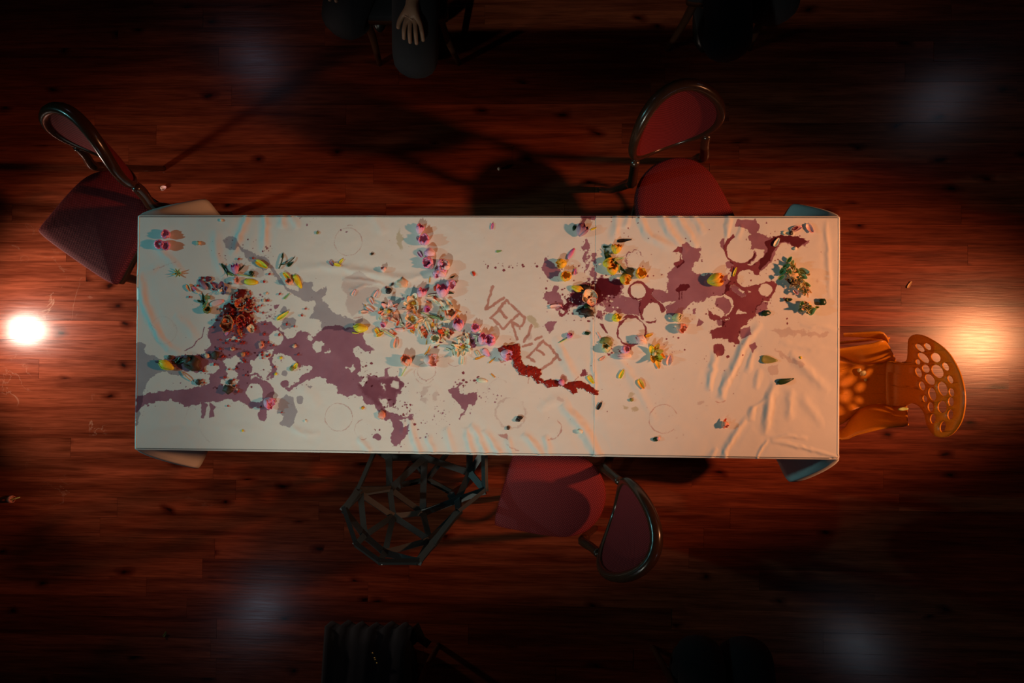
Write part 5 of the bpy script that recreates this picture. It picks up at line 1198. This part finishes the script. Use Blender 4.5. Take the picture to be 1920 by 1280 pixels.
# ---- scattered below the rings
W_ = 'below the glass rings, right of the seam'
petal('yellow','z7',1350,480,16,65,W_,w=0.5,cup=0.8); petal('orange','z7',1525,567,18,-58,W_,w=0.6,cup=0.9); scrap('olive','z7',1215,192,14,W_,'crumpled petal',0.4,'petal',0.7,asp=1.4,ang=-10); strip('palepink','z7',1150,135,12,-60,W_,'petal strip'); tulip('palelime','z7',1218,285,15,100,W_,tilt=45); petal('coral','z7',1178,342,11,35,W_,w=0.5); tulip('lilac','z7',1350,280,14,30,W_,tilt=50); bud('palepink','z7',1440,320,22,178,W_,w=0.55); bud('palepink','z7',1572,205,21,150,W_,w=0.8); petal('orange','z7',1595,135,13,20,W_,w=0.5)
bloom('orange','t6',1205,1085,34,W_,n=6,a0=-100,spread=210,w=0.5,cols=['orange','orange','yellow'],center='palelime',tiltup=30); petal('orange','t6',1240,1182,17,-70,W_,w=0.5); petal('orange','t6',1270,1085,20,-42,W_,w=0.4); petal('palepink','t6',1355,1150,17,80,W_,w=0.7,cup=0.9)
scrap('olive','z7',1440,708,6,W_)
W_ = 'in the lower right part of the table'
leaf('olive','z8',1030,317,27,-5,W_,w=0.7,curl=0.2); leaf('darkgreen','z8',1160,485,29,14,W_,w=0.42,curl=-0.5); tulip('coral','z8',660,810,12,-60,W_,tilt=50); petal('red','z8',672,800,8,60,W_,w=0.5); scrap('darkgreen','z8',125,952,7,W_,asp=1.5,ang=0); scrap('palepink','z8',145,945,6,W_); scrap('yellow','z8',1282,299,4,W_)

# ---- petals that fill the thick of the heap
W_ = 'in the thick of the central heap'
R2 = random.Random(5)
HEAP = [(705,575),(735,590),(765,585),(775,600),(800,590),(815,600),(830,590),(840,575),(845,605),(820,625),(850,625),(870,645),(885,640),(860,655),(800,610),(785,620),(825,570),(810,565),(750,610),(725,600)]
for k in range(56):
    hx, hy = R2.choice(HEAP); c = R2.choice(['cream', 'cream', 'palepink', 'peach', 'white', 'coral', 'orangebit', 'red'])
    if hx > 845: c = R2.choice(['white', 'cream', 'lilac'])
    petal(c, 'px', hx+R2.gauss(0, 8), hy+R2.gauss(0, 8), R2.uniform(9, 15) if c not in ('orangebit', 'red') else R2.uniform(6, 10), R2.uniform(0, 360), W_, w=R2.uniform(0.35, 0.6), cup=R2.uniform(0.5, 0.9))
# ---------------------------------------------------------------- red sauce smear, seeds, torn green heads, floor scraps
def sauce():
    poly = [S('t1', *q) for q in [(225,705),(290,680),(350,670),(440,665),(455,700),(470,800),(480,860),(500,880),(560,885),(600,880),(660,920),(670,970),(650,1000),(690,1030),(760,1015),(840,1030),(870,1050),(920,1055),(960,1042),(1030,1035),(1100,1042),(1160,1080),(1210,1120),(1245,1130),(1245,1170),(1200,1185),(1150,1160),(1080,1120),(1020,1100),(1030,1150),(980,1165),(930,1130),(850,1080),(780,1100),(730,1105),(680,1060),(620,1060),(570,1000),(500,990),(440,970),(390,890),(380,830),(320,790),(240,745)]]
    a = np.array(poly); st_ = 0.8
    xs = np.arange(a[:, 0].min()-3, a[:, 0].max()+3, st_); ys = np.arange(a[:, 1].min()-3, a[:, 1].max()+3, st_)
    X, Y = np.meshgrid(xs, ys, indexing='ij')
    qx = X+1.8*fbm(X/5, Y/5, 5, 2); qy = Y+1.8*fbm(X/5, Y/5, 15, 2)
    d, _ = seg_dist(qx, qy, poly, True); sd = np.where(inside(qx, qy, poly), d, -d)
    h = 0.0044*np.clip(sd/5, 0, 1)**0.5*(1+0.35*fbm(X/6, Y/6, 21, 3)+0.25*vnoise(X/2.2, Y/2.2, 33)) * np.clip(1.15-(X-900)/330, 0.35, 1)
    keep = sd > -0.2; idx = -np.ones(X.shape, int); V = []; T = []
    c = at(1000, 680, TOP)
    for i, j in zip(*np.where(keep)):
        idx[i, j] = len(V); q = at(X[i, j], Y[i, j], TOP); V.append((q[0]-c[0], q[1]-c[1], surf(q[0], q[1])-TOP+0.0002+max(0, h[i, j]))); T.append(min(1, h[i, j]/0.006))
    Fc = []
    for i in range(len(xs)-1):
        for j in range(len(ys)-1):
            q = [idx[i, j], idx[i, j+1], idx[i+1, j+1], idx[i+1, j]]
            if min(q) >= 0: Fc.append(tuple(q[::-1]) if True else q)
    M = petal_mat('red_sauce', (0.20, 0.022, 0.014), (0.36, 0.020, 0.014), 0.22, 0.0)
    o = mk('sauce_smear', V, Fc, M, None, True, (c[0], c[1], TOP), None, T)
    tag(o, 'thick glossy red sauce smear running from the pink tulips to the seam', 'sauce')
sauce()

# seeds: one mesh, many copies
sv, sf, stt = lump_geo(1.0, 3.3, 1.25, 0.95, 0.85, 0.22, 1)
seed_me = None
def seed_at(px, py, s, red=True):
    global seed_me
    q = at(px, py, TOP); x, y = q[0], q[1]; z = surf(x, y)
    for (ax, ay, ar, az, ah) in PLACED:
        if math.hypot(ax-x, ay-y) < ar*0.7: z = max(z, min(az+ah*0.75, surf(x, y)+0.014))
    if seed_me is None:
        o = mk('fruit_seed', [(a, b, c+0.8) for a, b, c in sv], sf, PM['seed'], None, True, (x, y, z), None, stt); seed_me = o
    else:
        o = seed_me.copy(); COL.objects.link(o); o.location = (x, y, z)
    k = s*PXM/2; o.scale = (k, k, k); o.rotation_euler = (0, 0, rg.uniform(0, 6.28))
    tag(o, 'tiny glossy red seed scattered around the torn fruit on the left', 'seed', 'red fruit seeds on the left of the cloth')
SEEDS = [('z1', q) for q in [(655,940),(1325,530),(1175,540),(1500,700),(1445,780),(1610,905),(1840,1135),(1880,1065),(1490,980),(740,820),(885,795),(1030,1290),(1760,1250),(905,860),(1290,890)]]
SEEDS += [('z5', q) for q in [(1300,125),(1170,120),(1245,215),(1155,300),(1190,310),(1215,300),(1155,325),(830,490),(1010,470),(650,435),(655,535),(910,510),(950,610),(1140,745),(1320,790),(1460,295),(1260,400),(880,170),(930,180),(1000,190),(1090,80),(790,245),(870,420),(930,415),(990,350),(1030,290),(820,310),(930,560),(640,510),(860,735),(745,380)]]
SEEDS += [('t2', q) for q in [(910,405),(840,465),(790,540),(760,500),(700,400),(720,680),(760,660),(870,810),(920,905),(980,940),(860,940),(620,920),(590,920),(540,890),(460,880),(430,580),(345,590),(295,640),(560,320),(845,1060),(905,1075),(930,1060),(620,1110),(640,1140),(400,1080),(370,1080),(340,985),(500,980),(660,1030),(1050,820),(680,490),(650,720),(530,690),(505,600),(770,520),(720,560),(570,420),(1055,330),(870,180),(1140,690),(660,660),(740,620),(640,690),(480,760),(600,760),(560,720),(700,610),(745,455),(800,480),(575,540)]]
for sh, q in SEEDS: seed_at(*S(sh, *q), rg.uniform(3.4, 5.4))
for k in range(70):
    a = rg.uniform(0, 6.28); r = abs(rg.gauss(0, 1)); px, py = S('t2', 590+190*r*math.cos(a), 640+230*r*math.sin(a)); seed_at(px, py, rg.uniform(2.6, 4.6))

# torn green heads with straw-coloured choke
def green_head(cx, cy, bracts, straws, label):
    c = at(*S('t5', cx, cy), TOP); z0 = surf(c[0], c[1])
    t = tag(empty('torn_artichoke', (c[0], c[1], z0)), label, 'vegetable', 'torn green heads at the right end')
    for (x, y, s, a, col, up) in bracts:
        L = s*0.85*PXM; x, y = cx+(x-cx)*0.9, cy+(y-cy)*0.92; V, Fc, T = petal_geo(L, L*0.78, 0.9, 0.7, 0.1, rg.uniform(-.3, .3), 0.3, int(x))
        M = Matrix.Rotation(math.radians(a), 4, 'Z') @ Matrix.Rotation(math.radians(-up), 4, 'Y')
        V = np.array(rot_geo(V, M)); V[:, 2] -= V[:, 2].min(); q = at(*S('t5', x, y), TOP); V += np.array([q[0]-c[0], q[1]-c[1], 0.002+rg.uniform(0, 0.012)])
        mk('bract', V, Fc, PM[col], t, attr=T)
    for (x, y, rx, ry, n) in straws:
        for k in range(n):
            a = rg.uniform(0, 6.28); r = math.sqrt(rg.random()); q = at(*S('t5', x+rx*r*math.cos(a), y+ry*r*math.sin(a)), TOP)
            L = rg.uniform(7, 13)*PXM; V, Fc, T = petal_geo(L, L*0.6, 0.8, 0.8, 0.2, rg.uniform(-1, 1), 0.3, k, 5, 4)
            M = Matrix.Rotation(rg.uniform(0, 6.28), 4, 'Z') @ Matrix.Rotation(rg.uniform(-0.9, 0.9), 4, 'Y')
            V = np.array(rot_geo(V, M)); V[:, 2] -= V[:, 2].min(); V += np.array([q[0]-c[0], q[1]-c[1], 0.004+rg.uniform(0, 0.022)*(1-r*0.6)])
            mk('choke_tuft', V, Fc, PM[rg.choice(['straw', 'straw', 'straw', 'peach', 'palelime', 'olive'])], t, attr=T)
    V, Fc, T = lump_geo(0.5*min(straws[0][2:4])/6.4*PXM*1.6, cx, 1, 1, 0.5); mk('heart', [(a, b, c_+0.012) for a, b, c_ in V], Fc, PM['straw'], t, attr=T)
green_head(420, 690, [(370,470,15,60,'green',20),(390,520,15,70,'lime',30),(325,560,18,35,'green',35),(290,615,20,50,'green',25),(250,708,15,40,'green',15),(450,632,17,-50,'lime',25),(530,700,24,-48,'lime',25),(590,808,18,-30,'lime',15),(555,640,24,-20,'palelime',25),(600,655,16,-50,'straw',15),(370,770,20,-60,'brown',15),(545,880,16,-60,'olive',10),(440,900,14,-45,'palepink',5),(350,640,16,80,'green',40)],
           [(385,640,75,120,30), (480,780,95,85,32), (550,870,55,55,14)], 'larger torn green head with straw-coloured choke at the right end of the cloth')
green_head(560, 1060, [(500,1020,17,100,'green',30),(640,1110,20,50,'lime',25),(660,1090,16,20,'lime',30),(712,1065,9,10,'lime',20),(510,1080,15,60,'olive',30),(330,970,14,-10,'brown',10),(350,965,12,10,'olive',10),(600,1130,14,-30,'green',25)],
           [(555,1060,65,65,30)], 'smaller torn green head with straw-coloured choke below the larger one')
scrap('darkgreen','t5',768,1000,12,'right of the smaller torn green head','leaf scrap',0.7,'leaf',0.4)
scrap('cream','t5',452,358,6,'in the upper right corner','leaf scrap',0.6,'leaf')

# on the floor and on the orange seat
def on_floor(geo, color, px, py, ang, name, label, cat, tilt=None, z=0.0):
    V, Fc, T = geo; M = Matrix.Rotation(math.radians(ang), 4, 'Z')
    if tilt is not None: M = M @ Matrix.Rotation(math.radians(tilt), 4, 'Y')
    V = np.array(rot_geo(V, M)); V[:, 2] -= V[:, 2].min(); q = at(px, py, z)
    o = mk(name, V, Fc, PM[color], None, True, (q[0], q[1], z+0.001), None, T); tag(o, label, cat); return o
o = on_floor(cup_geo(0.034, 0.042, 6, 0.8, 2), 'coral', 17, 936, 10, 'tulip', 'red and green tulip head lying on the floor at the lower left', 'flower', 75)
V, Fc = tube([(0.015, 0, 0.012), (0.035, 0.006, 0.008), (0.055, 0.012, 0.003)], 0.003, 6); mk('stem', V, Fc, PM['lime'], o, attr=[0.5]*len(V))
on_floor(petal_geo(0.03, 0.026, 0.7, 0.5, 0, 0, 0.1, 1), 'palepink', 308, 353, 20, 'petal', 'pale pink petal on the floor beside the shadowed red chair', 'petal')
on_floor(petal_geo(0.03, 0.012, 0.7, 0.5, 0.3, 0, 0.1, 1), 'olive', 310, 1188, 60, 'petal', 'dull yellow petal on the dark floor at the lower left', 'petal')
on_floor(petal_geo(0.035, 0.014, 0.7, 0.5, 0.3, 0, 0.1, 3), 'straw', 1704, 534, 60, 'petal', 'thin straw-coloured petal on the floor right of the table', 'petal')
on_floor(lump_geo(0.007, 4.1), 'cream', 936, 317, 0, 'flower_scrap', 'tiny yellow scrap on the floor in the seat shadow above the table', 'flower scrap')
for k, (x, y, r, lab) in enumerate(((350,545,0.011,'largest pale crumb'),(318,520,0.008,'leftmost pale crumb'),(375,603,0.006,'lowest pale crumb'),(338,555,0.006,'small pale crumb beside the largest'))):
    on_floor(lump_geo(r, 5+k), 'palelime', *S('og', x, y), 0, 'crumb', lab+' on the orange chair seat', 'crumb', None, 0.421+0.004)
o = on_floor(petal_geo(0.036, 0.014, 0.6, 0.3, 0.2, 0, 0.1, 1), 'lime', *S('og', 695, 852), 5, 'leaf', 'light green leaf on the lower arm of the orange chair', 'leaf', None, 0.60)

# ---------------------------------------------------------------- labels that single out each thing
def ordinal(i, n):
    if i == 0: return 'leftmost'
    if i == n-1: return 'rightmost'
    return ['', 'second', 'third', 'fourth', 'fifth', 'sixth', 'seventh', 'eighth', 'ninth', 'tenth', 'eleventh', 'twelfth', 'thirteenth', 'fourteenth'][i]
from collections import defaultdict
fam = defaultdict(list)
for r in LABELS: fam[(r[1], r[2])].append(r)
for (desc, where), rs in fam.items():
    rs.sort(key=lambda r: r[3]); n = len(rs)
    for i, (o, _, _, px, py) in enumerate(rs):
        if n == 1: o['label'] = desc+' '+where
        else:
            k = ordinal(i, n)
            o['label'] = (k+' ' if k in ('leftmost', 'rightmost') else k+' from left, ')+desc+' '+where
# ---------------------------------------------------------------- seated onlookers at the edges of the light
M_skin = plain('skin', (0.27, 0.14, 0.085), 0.55, noise=0.1)
M_black = plain('black_wool', (0.0065, 0.0065, 0.010), 0.9, noise=0.3, nscale=60, bump=0.3)
M_hair = plain('dark_hair', (0.012, 0.008, 0.006), 0.5, noise=0.4, nscale=90)
M_shoe = plain('black_leather', (0.008, 0.008, 0.008), 0.35)
M_eye = plain('eye_white', (0.6, 0.58, 0.55), 0.3); M_lip = plain('lip', (0.30, 0.10, 0.08), 0.5); M_bead = plain('gold_bead', (0.7, 0.5, 0.15), 0.25, 0.9)
def skinned(name, chain, mat, parent, sub=2):
    """chain: list of (key, (x,y,z), radius, parent key); grown with a skin modifier and frozen to a mesh"""
    ix = {c[0]: i for i, c in enumerate(chain)}
    me = bpy.data.meshes.new(name); me.from_pydata([c[1] for c in chain], [(ix[c[3]], ix[c[0]]) for c in chain if c[3]], [])
    o = bpy.data.objects.new(name, me); COL.objects.link(o)
    sk = o.modifiers.new('skin', 'SKIN'); sk.use_smooth_shade = True
    for i, c in enumerate(chain):
        d = me.skin_vertices[0].data[i]; r = c[2]; d.radius = r if isinstance(r, tuple) else (r, r); d.use_root = (i == 0)
    s = o.modifiers.new('sub', 'SUBSURF'); s.levels = sub; s.render_levels = sub
    dg = bpy.context.evaluated_depsgraph_get(); m2 = bpy.data.meshes.new_from_object(o.evaluated_get(dg))
    m2.name = name; m2.materials.clear(); m2.materials.append(mat)
    m2.polygons.foreach_set('use_smooth', [True]*len(m2.polygons))
    bpy.data.objects.remove(o); bpy.data.meshes.remove(me)
    ob = bpy.data.objects.new(name, m2); ob.parent = parent; COL.objects.link(ob); return ob
def make_person(loc, rz, label, knees, skirt=False, beads=False, hand_back=0.20):
    """seated, facing local +y; knees: ((xL, y, z), (xR, y, z)) of the two knees"""
    t = tag(empty('person', loc, rz), label, 'person')
    kl, kr = knees
    B = [('pelvis', (0, 0.0, 0.56), (0.13, 0.10), None), ('waist', (0, -0.03, 0.74), (0.125, 0.09), 'pelvis'), ('chest', (0, -0.03, 0.93), (0.15, 0.10), 'waist'), ('collar', (0, -0.02, 1.06), (0.09, 0.07), 'chest'),
         ('neck', (0, 0.0, 1.13), 0.055, 'collar'), ('jaw', (0, 0.035, 1.20), (0.065, 0.075), 'neck'), ('brow', (0, 0.03, 1.29), (0.075, 0.092), 'jaw'), ('crown', (0, 0.02, 1.355), (0.06, 0.075), 'brow')]
    hands = {}
    for s, k, nm in ((-1, kl, 'l'), (1, kr, 'r')):
        hip = (s*0.09, 0.03, 0.55); ank = (k[0]*0.8, k[1]-0.36, 0.09)
        B += [('hip'+nm, hip, 0.085, 'pelvis'), ('thigh'+nm, tuple(0.5*(np.array(hip)+np.array(k))+np.array([0, 0, .01])), 0.078, 'hip'+nm), ('knee'+nm, k, 0.058, 'thigh'+nm), ('calf'+nm, (k[0]*0.9, k[1]-0.14, k[2]*0.60), 0.054, 'knee'+nm), ('ankle'+nm, ank, 0.036, 'calf'+nm), ('toe'+nm, (ank[0], ank[1]+0.10, 0.04), 0.024, 'ankle'+nm)]
        sh = (s*0.175, -0.03, 1.03); el_ = (s*0.24, 0.06, 0.78); wr = np.array([k[0]*0.9+s*0.02, k[1]-hand_back, k[2]+0.125]); 
        B += [('sh'+nm, sh, 0.055, 'chest'), ('el'+nm, el_, 0.040, 'sh'+nm), ('wr'+nm, tuple(wr), 0.026, 'el'+nm)]
        palm = wr+np.array([0, 0.055, -0.012]); B.append(('palm'+nm, tuple(palm), (0.034, 0.018), 'wr'+nm))
        for fi, (dx, ln_) in enumerate(((-0.027, 0.062), (-0.009, 0.074), (0.009, 0.069), (0.026, 0.054))):
            p0 = palm+np.array([dx, 0.035, 0.0]); p1 = palm+np.array([dx*1.25, 0.035+ln_*0.5, -0.004]); p2 = palm+np.array([dx*1.35, 0.035+ln_, -0.024])
            B += [('f%d0%s' % (fi, nm), tuple(p0), 0.0092, 'palm'+nm), ('f%d1%s' % (fi, nm), tuple(p1), 0.0085, 'f%d0%s' % (fi, nm)), ('f%d2%s' % (fi, nm), tuple(p2), 0.0072, 'f%d1%s' % (fi, nm))]
        B += [('th0'+nm, tuple(palm+np.array([-s*0.034, 0.0, -0.004])), 0.0115, 'palm'+nm), ('th1'+nm, tuple(palm+np.array([-s*0.052, 0.026, -0.014])), 0.0095, 'th0'+nm), ('th2'+nm, tuple(palm+np.array([-s*0.058, 0.050, -0.022])), 0.008, 'th1'+nm)]
    skinned('body', B, M_skin, t)
    # face
    for s in (-1, 1):
        V, Fc, T = lump_geo(0.013, 1, 1, 0.7, 0.8, 0.0); mk('eye', [(a+s*0.032, b+0.112, c+1.268) for a, b, c in V], Fc, M_eye, t)
        V, Fc, T = lump_geo(0.022, 2, 0.4, 0.7, 1.2, 0.1); mk('ear', [(a+s*0.078, b+0.02, c+1.25) for a, b, c in V], Fc, M_skin, t)
    V, Fc, T = lump_geo(0.016, 3, 0.8, 1.3, 1.5, 0.05); mk('nose', [(a, b+0.118, c+1.243) for a, b, c in V], Fc, M_skin, t)
    V, Fc, T = lump_geo(0.02, 4, 1.2, 0.5, 0.45, 0.0); mk('mouth', [(a, b+0.098, c+1.205) for a, b, c in V], Fc, M_lip, t)
    V, Fc, T = lump_geo(0.098, 6, 0.92, 1.08, 1.0, 0.12, 3); V = [(a, b+0.005, c+1.315) for a, b, c in V]
    keep = [i for i, v in enumerate(V)]; Fc = [f for f in Fc if not (np.mean([V[i][1] for i in f]) > 0.055 and np.mean([V[i][2] for i in f]) < 1.335) and (np.mean([V[i][2] for i in f]) > 1.245)]
    h = mk('hair', V, Fc, M_hair, t); so = h.modifiers.new('thick', 'SOLIDIFY'); so.thickness = 0.012
    # clothes a little outside the body
    g = 0.032
    top_keys = ('pelvis', 'waist', 'chest', 'collar', 'shl', 'ell', 'shr', 'elr'); C = []
    for c in B:
        if c[0] in top_keys:
            r = c[2]; r = tuple(x+g for x in r) if isinstance(r, tuple) else r+g; C.append((c[0], c[1], r, c[3]))
    for nm in 'lr':
        w = np.array([c[1] for c in B if c[0] == 'wr'+nm][0]); e = np.array([c[1] for c in B if c[0] == 'el'+nm][0]); C.append(('cuff'+nm, tuple(e+(w-e)*0.93), 0.042, 'el'+nm))
    skinned('jacket', C, M_black, t)
    C = [('pelvis', (0, 0.0, 0.555), (0.145, 0.11), None)]
    for nm in 'lr':
        for kk in ('hip', 'thigh', 'knee', 'calf', 'ankle'):
            c = [c for c in B if c[0] == kk+nm][0]; C.append((c[0], c[1], c[2]+dict(hip=0.02, thigh=0.02, knee=0.034, calf=0.024, ankle=0.026)[kk], c[3]))
    skinned('trousers', C, M_black, t)
    if skirt:
        # pleated skirt over the lap, hanging from the knees
        V = []; Fc = []; cols = 25; y_k = max(kl[1], kr[1])+0.075
        xl = kl[0]-0.10; xr = kr[0]+0.10
        rows = [(0.02, 0.66), (y_k*0.5, 0.655), (y_k-0.05, kl[2]+0.085), (y_k, kl[2]+0.05), (y_k-0.02, kl[2]-0.05), (y_k-0.12, 0.34), (y_k-0.2, 0.2)]
        for ri, (yy, zz) in enumerate(rows):
            for k in range(cols):
                u = k/(cols-1); x = xl+(xr-xl)*u; pl = 0.014*math.sin(u*38)*(ri/6); mid = -0.03*math.sin(math.pi*u*2)**2*(1 if ri > 1 else 0.3)
                V.append((x*(0.85+0.04*ri), yy+pl, zz+mid*0.6-(0.02 if k in (0, cols-1) else 0)))
        for ri in range(len(rows)-1):
            for k in range(cols-1): Fc.append((ri*cols+k, ri*cols+k+1, (ri+1)*cols+k+1, (ri+1)*cols+k))
        s_ = mk('skirt', V, Fc, M_black, t); m = s_.modifiers.new('t', 'SOLIDIFY'); m.thickness = 0.004
    if beads:
        for k, (dx, dy) in enumerate(((0, 0), (0.008, -0.017), (0.010, -0.024), (0.016, -0.036))):
            V, Fc, T = lump_geo(0.004, k, 1, 1, 1, 0, 1); mk('bead', [(a+kr[0]+dx-0.035, b+kr[1]+0.01+dy, c+kr[2]+0.098) for a, b, c in V], Fc, M_bead, t)
    for s, k in ((-1, kl), (1, kr)):
        V, Fc, T = lump_geo(0.053, 8, 0.9, 2.5, 1.0, 0.05, 3); mk('shoe', [(a+k[0]*0.8, b+k[1]-0.315, max(0.0, c+0.042)) for a, b, c in V], Fc, M_shoe, t)
    return t
def seat_person(px, py, facing_up, label, kdx=(-0.10, 0.10), kz=0.50, dy=(0, 0), chair_label='', **kw):
    """py is where the photo shows the foremost knee"""
    k = at(px, py, kz+0.07); sgn = 1 if facing_up else -1
    depth = 0.47
    loc = (k[0], k[1]-sgn*(depth+0.06), 0)
    rz = 0 if facing_up else math.pi
    make_person(loc, rz, label, ((kdx[0], depth+dy[0], kz), (kdx[1], depth+dy[1], kz)), **kw)
    c = copy_tree(ch)
    for q in c.children:
        if q.material_slots[0].material in (M_fab_seat, M_fab_back): q.material_slots[0].link = 'OBJECT'; q.material_slots[0].material = M_black
    c['label'] = chair_label; c['group'] = 'chairs of the onlookers'; c.location = (loc[0], loc[1]+sgn*0.07, 0); c.rotation_euler = (0, 0, math.pi/2*sgn)
seat_person(735, 138, False, 'person in black seated at the upper edge, bare hand on the knee, left of centre', (-0.07, 0.22), dy=(0, -0.16), chair_label='black chair under the person at the upper edge left of centre')
seat_person(1400, 105, False, 'person in black seated at the upper edge, right of centre', hand_back=0.33, kdx=(-0.14, 0.04), dy=(-0.14, 0), chair_label='black chair under the person at the upper edge right of centre')
seat_person(690, 1192, True, 'person in a black pleated skirt with gold beads seated at the lower edge', hand_back=0.33, kdx=(-0.08, 0.06), dy=(-0.03, 0), skirt=True, beads=True, chair_label='black chair under the person in the black skirt at the lower edge')
seat_person(1370, 1202, True, 'person in black trousers seated at the lower edge, right of centre', hand_back=0.33, kdx=(-0.09, 0.09), chair_label='black chair under the person at the lower edge right of centre')
